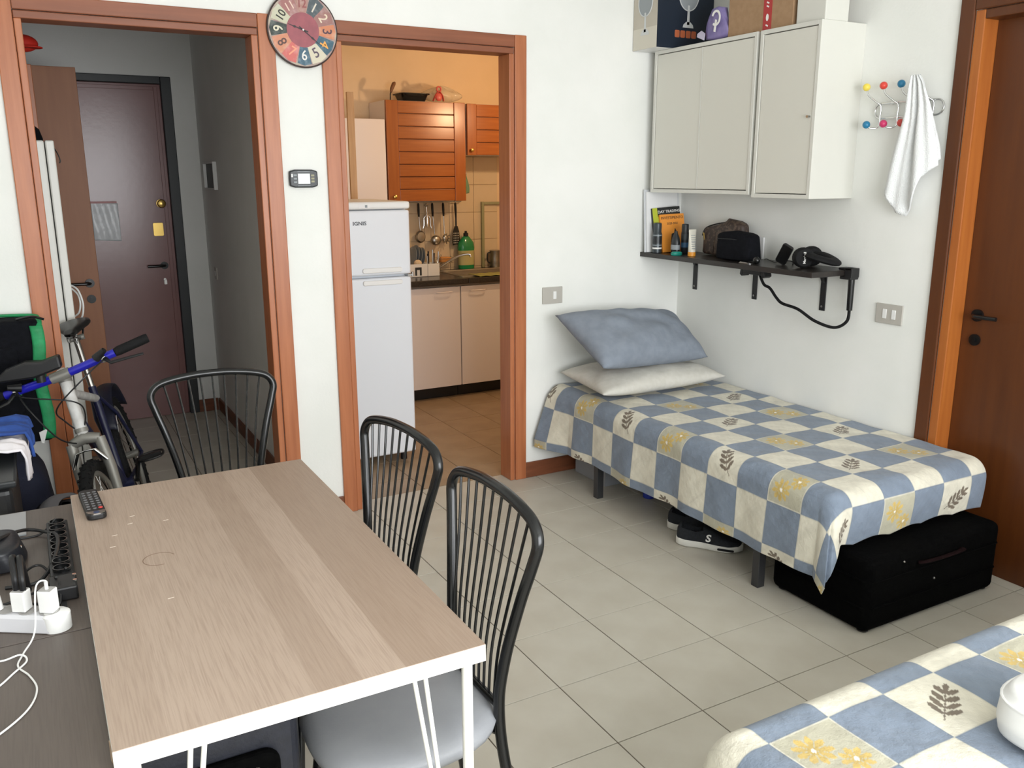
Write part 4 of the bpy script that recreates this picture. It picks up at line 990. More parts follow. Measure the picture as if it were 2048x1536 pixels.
b = MB(); b.box(-0.52, -0.14, -0.90, -0.89, 0.002, 0.16); b.box(-0.52, -0.14, -0.50, -0.49, 0.002, 0.16); b.box(-0.52, -0.51, -0.89, -0.50, 0.002, 0.16); b.box(-0.15, -0.14, -0.89, -0.50, 0.002, 0.16); b.box(-0.51, -0.15, -0.89, -0.50, 0.002, 0.008)
b.build('tub', CLR, t); MB().box(-0.53, -0.13, -0.91, -0.48, 0.16, 0.175).build('lid', CLR, t, bevel=0.004)
t = thing('blue_bottle', 'small blue bottle on the floor under the bed', 'bottle', (-0.60, -0.56, 0)); b = MB(); b.lathe([(0.026, 0.0005), (0.030, 0.004), (0.030, 0.13), (0.014, 0.15), (0.013, 0.16)], (-0.595, -0.56, 0), 'z', 20); b.build('body', mat('royal_blue_plastic', (40, 62, 170), 0.35), t, smooth=True)
MB().lathe([(0.015, 0.158), (0.015, 0.178), (0.003, 0.18)], (-0.595, -0.56, 0), 'z', 16).build('cap', BLK, t, smooth=True)
# white rounded plastic object on the near bed
t = thing('plastic_tub', 'rounded white plastic tub lying on the near bed at the right edge', 'tub', (-1.52, -3.02, 0.5))
b = MB()
def tubw(u, v):
    a = 2*PI*u; pr = [(0.02, 0.506), (0.11, 0.506), (0.135, 0.516), (0.142, 0.545), (0.138, 0.585), (0.12, 0.606), (0.09, 0.613), (0.005, 0.615)]
    q_ = v*7; i = min(int(q_), 6); f_ = q_-i; r = pr[i][0]*(1-f_)+pr[i+1][0]*f_; z = pr[i][1]*(1-f_)+pr[i+1][1]*f_
    c_, s_ = math.cos(a), math.sin(a); k = (abs(c_)**3+abs(s_)**3)**(-1/3)
    return (-1.515+r*k*c_*0.92, -3.03+r*k*s_*0.7, z)
b.grid(tubw, 48, 28); b.build('tub_body', WPL, t, smooth=True, autos=0)
MB().tube([(-1.515+0.137*0.92*math.cos(a)*(abs(math.cos(a))**3+abs(math.sin(a))**3)**(-1/3), -3.03+0.137*0.7*math.sin(a)*(abs(math.cos(a))**3+abs(math.sin(a))**3)**(-1/3), 0.588) for a in [2*PI*i/48 for i in range(48)]], 0.003, 6, closed=True).build('lid_seam', WPL, t, smooth=True)

# ================================================================ KITCHEN
t = thing('refrigerator', 'white two door refrigerator just inside the kitchen doorway', 'refrigerator', (-1.66, 0.83, 0))
MB().box(-1.945, -1.380, 0.60, 1.13, 0.05, 1.400).build('cabinet_body', FRW, t, bevel=0.006)
lo_ = MB().box(-1.945, -1.381, 0.548, 0.597, 0.058, 1.045).build('lower_door', FRW, t, bevel=0.012, seg=4)
up_ = MB().box(-1.945, -1.381, 0.548, 0.597, 1.058, 1.396).build('upper_door', FRW, t, bevel=0.012, seg=4)
MB().box(-1.95, -1.378, 0.545, 1.13, 1.401, 1.440).build('top_cover', WPL, t, bevel=0.012, seg=3)
for dr, z in ((lo_, 1.020), (up_, 1.085)):
    MB().prism(rrect(0.22, 0.026, 0.010), (-1.545, 0.548, z), X_, Z_, -Y_, 0.010).build('grip_moulding', WPL, dr, bevel=0.004)
b = MB(); b.box(-1.400, -1.372, 0.55, 0.60, 1.0465, 1.0565); b.cyl((-1.362, 0.575, 1.04), (-1.362, 0.575, 1.064), 0.008); b.build('hinge', STEEL, t)
text('brand_lettering', 'IGNIS', 0.026, mat('grey_letters', (84, 86, 92), 0.4), up_, (-1.660, 0.5472, 1.330), X_, Z_, bold=0.0008, sx=1.15)
MB().box(-1.66, -1.60, 0.5445, 0.546, 1.408, 1.428).build('sticker', PAPER, t); b = MB(); b.box(-1.628, -1.615, 0.5435, 0.5446, 1.411, 1.424); b.build('sticker_mark', LBL, t)
for x in (-1.90, -1.43):
    for y in (0.62, 1.08): MB().cyl((x, y, 0.0), (x, y, 0.052), 0.018).build('foot', BLK, t)

# base cabinets, worktop
for k, (xa, xb, lab) in enumerate(((-1.06, -0.525, 'pinkish white kitchen base cabinet beside the refrigerator'), (-0.521, 0.02, 'pinkish white kitchen base cabinet under the sink'), (0.024, 0.56, 'pinkish white kitchen base cabinet hidden by the door jamb'))):
    t = thing('base_cabinet', lab, 'cabinet', ((xa+xb)/2, 2.0, 0), 'kitchen base cabinets')
    MB().box(xa, xb, 1.755, 2.30, 0.09, 0.812).build('carcass', KCAB, t)
    dr = MB().box(xa+0.002, xb-0.002, 1.73, 1.751, 0.092, 0.808).build('door', KCAB, t, bevel=0.002)
    b = MB(); hx = xb-0.13 if k == 0 else xa+0.13
    b.tube(cr([(hx-0.055, 1.731, 0.775), (hx-0.05, 1.712, 0.775), (hx+0.05, 1.712, 0.775), (hx+0.055, 1.731, 0.775)], 5), 0.004, 8); b.build('handle', KCAB, dr, smooth=True)
    MB().box(xa, xb, 1.805, 1.82, 0.0, 0.0895).build('toe_kick', BLK, t)
t = thing('worktop', 'black kitchen worktop with inset steel sink', 'worktop', (-0.25, 2.0, 0.82))
WTM = mat('black_laminate_top', (38, 34, 32), 0.25, c2=(54, 48, 44), nscale=80)
b = MB(); b.box(-1.06, -0.47, 1.70, 2.31, 0.826, 0.866); b.box(0.30, 0.56, 1.70, 2.31, 0.826, 0.866); b.box(-0.47, 0.30, 1.70, 1.80, 0.826, 0.866); b.box(-0.47, 0.30, 2.20, 2.31, 0.826, 0.866)
b.build('worktop_slab', WTM, t, bevel=0.005)
MB().box(-1.06, 0.56, 1.725, 2.30, 0.8125, 0.8255).build('edge_strip', mat('steel_trim', (120, 116, 112), 0.4, 0.6), t)
b = MB(); b.box(-0.48, 0.31, 1.785, 1.80, 0.864, 0.870); b.box(-0.48, 0.31, 2.20, 2.215, 0.864, 0.870); b.box(-0.48, -0.455, 1.80, 2.20, 0.864, 0.870); b.box(0.285, 0.31, 1.80, 2.20, 0.864, 0.870)
b.box(-0.455, 0.285, 1.80, 2.20, 0.828, 0.832); b.box(-0.455, -0.45, 1.80, 2.20, 0.832, 0.866); b.box(0.28, 0.285, 1.80, 2.20, 0.832, 0.866); b.box(-0.45, 0.28, 1.80, 1.805, 0.832, 0.866); b.box(-0.45, 0.28, 2.195, 2.20, 0.832, 0.866)
b.build('sink_basin', STEEL, t, bevel=0.002)
t = thing('kitchen_tap', 'chrome kitchen tap with a long rising spout at the sink', 'tap', (-0.485, 2.235, 0.867))
b = MB(); b.lathe([(0.026, 0.8675), (0.026, 0.885), (0.018, 0.90), (0.016, 0.925)], (-0.475, 2.235, 0), 'z', 18); b.build('tap_base', CHR, t, smooth=True)
b = MB(); b.tube(cr([(-0.475, 2.235, 0.885), (-0.42, 2.20, 0.925), (-0.345, 2.15, 0.975), (-0.29, 2.12, 0.992), (-0.262, 2.105, 0.990), (-0.255, 2.10, 0.972)], 6), 0.009, 12); b.build('spout', CHR, t, smooth=True)
b = MB(); b.tube([(-0.475, 2.235, 0.92), (-0.47, 2.25, 0.945), (-0.43, 2.25, 0.985)], 0.006, 10); b.build('lever', CHR, t, smooth=True)
# wall cabinets of the kitchen: stiles plus separate slats
CHW = mat('cherry_slat', (170, 98, 40), 0.28, c2=(146, 78, 28), nscale=3, stretch=(1, 14, 14), lo=0.25, hi=0.75)
CHV = mat('cherry_stile', (168, 96, 40), 0.28, c2=(144, 76, 28), nscale=3, stretch=(14, 14, 1), lo=0.25, hi=0.75)
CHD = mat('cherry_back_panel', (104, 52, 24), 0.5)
def slat_cab(label, xa, xb, za, zb, ns, stl, knobx):
    t = thing('slatted_wall_cabinet', label, 'cabinet', ((xa+xb)/2, 2.15, za), 'slatted kitchen wall cabinets')
    MB().box(xa+0.002, xb-0.002, 2.006, 2.309, za, zb).build('carcass', KCAB, t)
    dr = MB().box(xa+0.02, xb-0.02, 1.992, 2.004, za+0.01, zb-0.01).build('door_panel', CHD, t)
    for q0, q1 in ((xa, xa+stl), (xb-stl, xb)): MB().box(q0, q1, 1.978, 2.003, za, zb).build('stile', CHV, dr, bevel=0.003)
    h = (zb-za)/ns; s0 = None
    for i in range(ns):
        if s0 is None: s0 = MB().box(xa+stl+0.001, xb-stl-0.001, 1.981, 1.993, za+0.0025, za+h-0.0025).build('slat', CHW, dr, bevel=0.003); o = s0
        else: o = s0.copy(); COL.objects.link(o); o.location = s0.location+Vector((0, 0, h*i))
    b = MB(); b.lathe([(0.006, 1.978), (0.006, 1.968), (0.013, 1.962), (0.013, 1.955), (0.004, 1.951)], (knobx, 0, za+0.035), 'y', 16); b.build('knob', BRASS, dr, smooth=True)
    return t
slat_cab('tall slatted cherry wall cabinet over the worktop', -0.942, -0.346, 1.392, 2.070, 8, 0.086, -0.90)
slat_cab('short slatted cherry wall cabinet partly behind the door jamb', -0.330, 0.26, 1.712, 2.066, 4, 0.074, -0.300)
t = thing('tall_white_cabinet', 'plain white wall cabinet beside the tall slatted cabinet', 'cabinet', (-1.2, 2.1, 1.41))
MB().box(-1.46, -0.948, 2.00, 2.309, 1.36, 1.945).build('carcass', KCAB, t, bevel=0.002); MB().box(-1.457, -0.951, 1.982, 1.998, 1.363, 1.942).build('door', KCAB, t, bevel=0.002)
t = MB().box(-1.447, -1.406, 1.285, 1.305, 0.0, 2.045).build('wooden_plank', mat('pale_pine', (206, 166, 122), 0.6, c2=(190, 148, 104), nscale=3, stretch=(14, 14, 1)), bevel=0.002); tag(t, 'pale pine plank standing behind the refrigerator', 'plank')
# on top of the slatted cabinet
ZT = 2.0715
t = thing('baking_tray', 'dark deep baking tray on top of the slatted cabinet', 'tray', (-0.69, 2.13, ZT))
def tray(u, v):
    a = 2*PI*u; k = (abs(math.cos(a))**6+abs(math.sin(a))**6)**(-1/6); pr = [(0.02, 0.001), (0.080, 0.001), (0.102, 0.055), (0.112, 0.055), (0.112, 0.050)]
    q_ = v*4; i = min(int(q_), 3); f_ = q_-i; r = pr[i][0]*(1-f_)+pr[i+1][0]*f_; z = pr[i][1]*(1-f_)+pr[i+1][1]*f_
    return (-0.690+r*k*math.cos(a), 2.13+0.9*r*k*math.sin(a), ZT+z)
MB().grid(tray, 48, 12).build('tray_body', BLKM, t, smooth=True, solid=0.002)
t = thing('wooden_spoon_rest', 'wooden handled tool sticking up from the cabinet top', 'utensil', (-0.83, 2.12, ZT))
b = MB(); b.tube([(-0.852, 2.12, ZT+0.0005), (-0.850, 2.12, ZT+0.05), (-0.845, 2.12, ZT+0.065)], 0.004, 8); b.box(-0.90, -0.82, 2.07, 2.17, ZT+0.0003, ZT+0.003); b.build('metal_shank', BLKM, t)
b = MB(); b.tube([(-0.846, 2.12, ZT+0.06), (-0.838, 2.12, ZT+0.085), (-0.822, 2.12, ZT+0.118), (-0.812, 2.12, ZT+0.128)], [0.007, 0.013, 0.014, 0.006], 12); b.build('wooden_grip', mat('dark_wood_grip', (120, 78, 46), 0.5), t, smooth=True)
t = thing('plastic_bag', 'clear plastic bag with a pink knot on top of the slatted cabinet', 'bag', (-0.48, 2.13, ZT))
FILM = mat('clear_film', (222, 206, 182), 0.25, alpha=0.5, bump=0.4, bscale=25)
def bag2(u, v):
    a = 2*PI*u; r = math.sin(PI*min(max(v, 0.001), 0.999))**0.6*(1+0.12*math.sin(4*a+6*v)+0.07*math.sin(9*a+3*v))
    return (-0.455+0.145*r*math.cos(a), 2.13+0.085*r*math.sin(a), ZT+0.0005+0.105*v*(1+0.15*math.sin(3*a+1)))
MB().grid(bag2, 40, 18).build('film', FILM, t, smooth=True, autos=0)
PINK = mat('pink_red_plastic', (206, 92, 82), 0.4)
b = MB(); b.tube([(-0.520+0.016*math.cos(a), 2.035, ZT+0.088+0.016*math.sin(a)) for a in [2*PI*i/20 for i in range(20)]], 0.006, 8, closed=True); b.tube(cr([(-0.565, 2.035, ZT+0.006), (-0.545, 2.033, ZT+0.05), (-0.52, 2.035, ZT+0.072), (-0.495, 2.033, ZT+0.045), (-0.485, 2.035, ZT+0.008)], 6), [0.012]*25, 8, flat=0.4)
b.ball((-0.522, 2.034, ZT+0.035), 0.026, 14, 8, 1, 0.5, 1.1); b.build('pink_knot', PINK, t, smooth=True)
# utensils hanging on a rail under the cabinet
t = thing('utensil_rail', 'steel hanging rail under the tall slatted cabinet', 'rail', (-0.45, 2.28, 1.37)); MB().cyl((-0.66, 2.285, 1.378), (-0.24, 2.285, 1.378), 0.004, seg=10).build('rod', STEEL, t)
for x in (-0.655, -0.245): MB().cyl((x, 2.285, 1.378), (x, 2.311, 1.378), 0.005, seg=10).build('stud', STEEL, t)
YU = 2.272
def uten(label, x, body, hl=0.085):
    t = thing('kitchen_utensil', label, 'utensil', (x, YU, 1.06), 'utensils on the kitchen rail')
    if hl:
        b = MB(); b.tube([(x, YU, 1.372), (x, YU, 1.36), (x+0.001, YU, 1.32), (x+0.003, YU, 1.372-hl)], [0.006, 0.013, 0.014, 0.010], 12, flat=0.6); b.build('grip', BLK, t, smooth=True)
        b = MB(); b.tube([(x, 2.285, 1.386), (x, YU, 1.380), (x, YU, 1.366)], 0.002, 6); b.build('hanging_loop', STEEL, t)
    return t
t = uten('black handled skimmer hanging first on the rail', -0.600, None, 0.10); b = MB(); b.tube([(-0.597, YU, 1.275), (-0.588, YU, 1.16)], 0.0045, 8); b.build('shank', STEEL, t)
b = MB(); b.lathe([(0.004, -0.010), (0.030, -0.008), (0.040, 0.004), (0.036, 0.006), (0.004, 0.0)], (-0.590, YU-0.01, 1.125), 'y', 20, 1.0, 1.15); b.build('skimmer_bowl', STEEL, t, smooth=True)
t = uten('chrome winged corkscrew hanging second on the rail', -0.535, None, 0); b = MB(); b.tube([(-0.552, YU, 1.355), (-0.535, YU, 1.365), (-0.518, YU, 1.355), (-0.535, YU, 1.345)], 0.006, 8, closed=True); b.cyl((-0.535, YU, 1.345), (-0.531, YU, 1.28), 0.006); b.lathe([(0.014, 1.20), (0.016, 1.23), (0.010, 1.28)], (-0.530, YU, 0), 'z', 14); b.build('corkscrew_body', CHR, t, smooth=True)
for s_ in (-1, 1): MB().tube([(-0.531+s_*0.006, YU, 1.285), (-0.531+s_*0.026, YU, 1.26), (-0.531+s_*0.026, YU, 1.21), (-0.531+s_*0.034, YU, 1.185)], 0.005, 8).build('wing', CHR, t, smooth=True)
t = uten('steel ladle with black grip hanging third on the rail', -0.487, None, 0.10); b = MB(); b.tube([(-0.484, YU, 1.275), (-0.472, YU, 1.14)], 0.0045, 8); b.build('shank', STEEL, t)
b = MB(); b.ball((-0.472, YU-0.02, 1.095), 0.042, 20, 12, 1, 0.6, 0.9); b.build('ladle_bowl', STEEL, t, smooth=True)
t = uten('steel spaghetti server hanging fourth on the rail', -0.398, None, 0.10); b = MB(); b.tube([(-0.395, YU, 1.275), (-0.392, YU, 1.14)], 0.004, 8); b.build('shank', STEEL, t)
b = MB(); b.ball((-0.388, YU-0.01, 1.105), 0.026, 16, 10, 1, 0.5, 1.2); b.build('server_head', STEEL, t, smooth=True)
for i in range(8):
    a = 2*PI*i/8; MB().tube([(-0.388+0.018*math.cos(a), YU-0.018, 1.105+0.022*math.sin(a)), (-0.388+0.034*math.cos(a), YU-0.034, 1.105+0.038*math.sin(a))], 0.0035, 6).build('tooth', STEEL, t)
t = uten('black slotted spatula hanging fifth on the rail', -0.296, None, 0.11)
b = MB(); b.tube([(-0.293, YU, 1.265), (-0.293, YU, 1.19)], 0.007, 8); b.build('shank', BLK, t)
ol = [(-0.012, 0.09), (-0.026, 0.05), (-0.034, -0.03), (-0.030, -0.055), (0.022, -0.045), (0.030, -0.02), (0.024, 0.05), (0.012, 0.09)]
b = MB()
b.prism([(x_, z_) for x_, z_ in ol], (-0.293, YU, 1.105), X_, Z_, -Y_, 0.004); b.build('blade', BLK, t)
for i in range(4):
    for j in range(5): MB().box(-0.317+0.0125*i, -0.310+0.0125*i, YU-0.0046, YU-0.0038, 1.065+0.018*j, 1.073+0.018*j).build('slot', GREYP, t)
# dish rack with plates and cutlery
t = thing('dish_rack', 'white plastic dish drainer on the worktop beside the refrigerator', 'dish rack', (-0.72, 1.95, 0.866))
def basket(x0, x1, y0, y1, z0, z1, tp):
    b = MB(); w_ = 0.004
    for (xa, xb, ya, yb) in ((x0, x1, y0, y0+w_), (x0, x1, y1-w_, y1), (x0, x0+w_, y0+w_, y1-w_), (x1-w_, x1, y0+w_, y1-w_)): b.box(xa, xb, ya, yb, z0, z1)
    b.box(x0+w_, x1-w_, y0+w_, y1-w_, z0, z0+w_)
    return b
basket(-1.0, -0.685, 1.93, 2.20, 0.8675, 0.958, 0).build('rack_body', WPL, t, bevel=0.0015)
basket(-0.682, -0.592, 1.93, 2.05, 0.8675, 0.956, 0).build('cutlery_cup', WPL, t, bevel=0.0015)
b = MB(); b.prism([(0, 0), (0.05, 0), (0.05, 0.058), (0.036, 0.058), (0.036, 0.018), (0.014, 0.018), (0.014, 0.058), (0, 0.058)], (-0.782, 1.930, 0.935), X_, -Z_, -Y_, 0.0012); b.build('rack_window', BLKF, t)
DISH = mat('grey_blue_glaze', (120, 128, 134), 0.25)
for i, x in enumerate((-0.80, -0.765, -0.73, -0.695)):
    o = MB().lathe([(0.004, -0.006), (0.055, -0.006), (0.095-0.004*i, 0.006), (0.095-0.004*i, 0.009), (0.054, -0.002), (0.004, -0.002)], (x-0.01*i+0.02, 2.08, 0.985+0.012*(i == 1)), 'x', 30).build('dinner_plate', DISH, None, smooth=True)
    o.rotation_euler = (0, 0.25, 0)
    tag(o, ['grey plate nearest the refrigerator in the dish rack', 'second grey plate in the dish rack, standing a little higher', 'third grey plate in the dish rack', 'grey plate nearest the cutlery in the dish rack'][i], 'plate', 'plates in the dish rack')
o = MB().ball((-0.745, 1.965, 0.962), 0.030, 18, 12, 1, 0.7, 0.8).build('round_sponge', mat('cream_sponge', (222, 200, 168), 0.9, bump=0.4, bscale=120), None, smooth=True); tag(o, 'round cream sponge in front of the plates', 'sponge')
for i in range(7):
    x, y = -0.665+0.011*i, 1.955+0.022*(i % 3); h_ = 0.10+0.018*(i % 4)
    t2 = thing('cutlery', ['leftmost', 'second', 'third', 'fourth', 'fifth', 'sixth', 'rightmost'][i]+' dark handled piece of cutlery in the white cup', 'cutlery', (x, y, 0.872), 'cutlery in the drainer')
    dx = 0.012*(i-3)/3
    MB().tube([(x, y, 0.873), (x+dx*0.5, y, 0.93)], 0.003, 8).build('blade', STEEL, t2); MB().tube([(x+dx*0.5, y, 0.93), (x+dx, y, 0.93+h_*0.8)], [0.004, 0.0065], 8).build('handle', BLK if i % 3 else STEEL, t2, smooth=True)
GRNB = mat('green_bottle_plastic', (24, 132, 78), 0.2, coat=0.3); LABG = mat('pale_green_label', (186, 180, 128), 0.5)
t = thing('detergent_bottle', 'green dish soap bottle with pale label behind the sink', 'bottle', (-0.232, 2.24, 0.867))
b = MB(); b.lathe([(0.045, 0.8675), (0.052, 0.872), (0.052, 0.99), (0.056, 1.03), (0.050, 1.07), (0.028, 1.105), (0.016, 1.118)], (-0.222, 2.250, 0), 'z', 28, 1.25, 0.75); b.build('bottle_body', GRNB, t, smooth=True)
b = MB(); b.lathe([(0.0525, 0.90), (0.0525, 0.985), (0.0545, 1.01)], (-0.222, 2.250, 0), 'z', 28, 1.25, 0.75); b.build('label', LABG, t, smooth=True)
b = MB(); b.lathe([(0.019, 1.117), (0.019, 1.140), (0.010, 1.144), (0.009, 1.156), (0.002, 1.157)], (-0.222, 2.250, 0), 'z', 18); b.build('cap', BLK, t, smooth=True)
t = thing('soap_dish', 'wire soap basket with an orange sponge on the tiled wall', 'soap dish', (-0.40, 2.28, 0.93))
b = MB(); b.tube([(-0.45, 2.31, 0.925), (-0.45, 2.24, 0.925), (-0.335, 2.24, 0.925), (-0.335, 2.31, 0.925)], 0.0025, 6); b.tube([(-0.45, 2.27, 0.925), (-0.335, 2.27, 0.925)], 0.0025, 6); b.tube([(-0.46, 2.31, 0.965), (-0.45, 2.235, 0.955), (-0.335, 2.235, 0.955), (-0.325, 2.31, 0.965)], 0.0025, 6)
b.build('wire_basket', CHR, t); MB().box(-0.435, -0.35, 2.245, 2.30, 0.928, 0.965).build('sponge_block', mat('orange_sponge', (214, 150, 84), 0.9), t, bevel=0.008)
t = thing('dish_cloth', 'olive green cloth hanging over the sink front', 'cloth', (-0.28, 1.78, 0.87))
def cloth(u, v):
    x = -0.40+0.25*u; y = 1.86-0.15*v; return (x+0.02*v, y, 0.8745+0.002*math.sin(20*u+4*v)+(0.0 if v < 0.95 else -0.002))
MB().grid(cloth, 20, 12).build('cloth_sheet', mat('olive_cloth', (150, 146, 84), 0.9), t, smooth=True, solid=0.003)
t = thing('wall_pipe', 'greenish grey pipe run on the tiled kitchen wall', 'pipe', (-0.05, 2.29, 0.9))
PIPE = mat('greenish_pipe_cover', (150, 150, 116), 0.5)
b = MB(); b.box(-0.062, -0.040, 2.288, 2.311, 0.8665, 1.372); b.box(-0.040, 0.55, 2.290, 2.311, 1.350, 1.370); b.build('pipe_cover', PIPE, t, bevel=0.003)
t = thing('metal_mug', 'dark metal coffee pot standing by the sink', 'pot', (0.02, 2.2, 0.867)); b = MB(); b.lathe([(0.045, 0.8715), (0.047, 0.875), (0.040, 0.93), (0.043, 0.99), (0.045, 1.0)], (0.03, 2.25, 0), 'z', 20); b.build('pot_body', STEEL, t, smooth=True)
b = MB(); b.tube(cr([(-0.010, 2.25, 0.985), (-0.035, 2.25, 0.975), (-0.035, 2.25, 0.92), (-0.012, 2.25, 0.90)], 6), 0.006, 8); b.build('pot_handle', BLK, t, smooth=True)
t = thing('green_towel', 'small green towel hanging beside the tall slatted cabinet', 'towel', (-0.31, 2.2, 1.43)); 
def gt(u, v): return (-0.338+0.018*math.sin(v*3)*v+0.055*u*(0.6+0.4*v), 2.06+0.006*math.sin(9*u), 1.585-0.15*v+0.01*u*v)
MB().grid(gt, 14, 14).build('towel_cloth', mat('sage_green_cloth', (110, 140, 112), 0.9), t, smooth=True, solid=0.004); MB().cyl((-0.346, 2.06, 1.582), (-0.30, 2.06, 1.582), 0.004, seg=8).build('hook', STEEL, t)
# kitchen lamp: bare warm bulb on a short pendant (gives its own light)
t = thing('pendant_bulb', 'bare warm bulb hanging in the kitchen out of sight', 'lamp', (-0.10, 1.15, 2.07))
MB().cyl((-0.10, 1.15, 2.15), (-0.10, 1.15, RH), 0.003, seg=8).build('cord', BLK, t); MB().cyl((-0.10, 1.15, 2.105), (-0.10, 1.15, 2.16), 0.018).build('socket', BLK, t)
KL = bpy.data.lights.new('kitchen_bulb_light', 'POINT'); KL.energy = 24; KL.color = (1.0, 0.69, 0.40); KL.shadow_soft_size = 0.035
o = bpy.data.objects.new('kitchen_bulb_light', KL); COL.objects.link(o); o.location = (-0.10, 1.15, 2.02)
MB().ball((-0.10, 1.15, 2.075), 0.028, 16, 10).build('bulb', mat('glowing_bulb', (255, 214, 160), 0.3, emit=(255, 200, 130), estr=8), t, smooth=True)

# ================================================================ HALL
t = thing('shoe_cabinet', 'tall slim white cabinet standing inside the hall doorway', 'cabinet', (-3.14, 0.7, 0))
MB().box(-3.25, -3.060, 0.50, 1.0, 0.0, 1.722).build('carcass', WLAC, t, bevel=0.008)
MB().box(-3.056, -3.022, 0.50, 1.0, 0.03, 1.722).build('door', WLAC, t, bevel=0.006)
b = MB(); b.tube(cr([(-3.021, 0.52, 1.10), (-2.998, 0.49, 1.08), (-2.985, 0.48, 1.02), (-2.995, 0.49, 0.96), (-3.021, 0.52, 0.94)], 8), 0.004, 8); b.tube(cr([(-3.021, 0.53, 1.085), (-3.000, 0.50, 1.06), (-2.995, 0.49, 1.02), (-3.004, 0.50, 0.98), (-3.021, 0.53, 0.96)], 8), 0.004, 8)
b.build('white_cable_loop', WPL, t, smooth=True)
b = MB(); b.tube(cr([(-3.021, 0.56, 1.69), (-3.010, 0.55, 1.665), (-3.004, 0.55, 1.64), (-3.008, 0.55, 1.628)], 6), 0.0025, 6); b.build('black_string', BLK, t)
t = thing('baseball_hat', 'black cap lying on top of the white hall cabinet', 'hat', (-3.13, 0.68, 1.7225))
b = MB(); b.lathe([(0.088, 1.7228), (0.089, 1.735), (0.078, 1.775), (0.050, 1.80), (0.004, 1.81)], (-3.145, 0.70, 0), 'z', 24); b.build('crown', BLKC, t, smooth=True)
MB().prism(circ(0.075, 20, 0, 0, 1, 0.9), (-3.145, 0.625, 1.7226), X_, Y_, Z_, 0.004).build('visor', BLKC, t)
t = thing('hall_coat_rack', 'wooden upright post in the hall beside the white cabinet', 'post', (-3.09, 1.15, 0))
MB().box(-3.13, -3.058, 1.10, 1.14, 0.0, 2.09).build('post_board', WOODV, t, bevel=0.003); MB().cyl((-3.09, 1.10, 2.06), (-3.085, 1.02, 2.10), 0.008).build('peg', CHR, t)
t = thing('red_hat', 'red cloth cap hanging high at the left of the hall doorway', 'hat', (-3.07, 0.98, 2.09))
b = MB(); b.ball((-3.085, 0.97, 2.165), 0.062, 20, 12, 1.05, 0.9, 0.62); b.build('hat_crown', mat('bright_red_cloth', (214, 44, 26), 0.7), t, smooth=True)
MB().prism(circ(0.05, 18, 0, 0, 1.0, 0.9), (-3.055, 0.92, 2.140), X_, Y_, Z_, 0.006).build('hat_visor', mat('bright_red_cloth', (214, 44, 26), 0.7), t, bevel=0.002)
t = thing('plastic_envelope', 'white plastic envelope taped to the entrance door', 'envelope', (-2.715, 2.25, 1.17))
def env(u, v): return (-2.80+0.155*u+0.01*(1-v)*0, 2.2585-0.004*math.sin(7*u+2*v)**2-0.003*math.sin(5*v), 1.182+0.235*v-0.01*u)
MB().grid(env, 24, 24).build('envelope_sheet', mat('white_film', (222, 224, 226), 0.3, bump=0.4, bscale=20), t, smooth=True, solid=0.002)
MB().box(-2.80, -2.65, 2.2545, 2.2595, 1.408, 1.420).build('red_edge', mat('pinkish_edge', (196, 140, 140), 0.5), t)
t = thing('fuse_box', 'white recessed fuse box with open cover on the hall right wall', 'fuse box', (-2.13, 1.86, 1.57))
b = MB(); b.box(-2.152, -2.13, 1.72, 1.73, 1.49, 1.655); b.box(-2.152, -2.13, 2.03, 2.04, 1.49, 1.655); b.box(-2.152, -2.13, 1.73, 2.03, 1.49, 1.50); b.box(-2.152, -2.13, 1.73, 2.03, 1.645, 1.655); b.build('box_frame', WPL, t, bevel=0.001)
MB().box(-2.134, -2.1305, 1.73, 2.03, 1.50, 1.645).build('box_interior', BLKF, t)
t = thing('small_wall_socket', 'small white wall plate low on the hall right wall', 'socket', (-2.13, 2.0, 0.97)); MB().prism(rrect(0.07, 0.075, 0.004, 3), (-2.13, 1.99, 0.965), -Y_, Z_, -X_, 0.008).build('plate', GREYP, t, bevel=0.001); MB().prism(rrect(0.02, 0.03, 0.003, 3), (-2.1385, 1.99, 0.965), -Y_, Z_, -X_, 0.002).build('socket_insert', WPL, t)

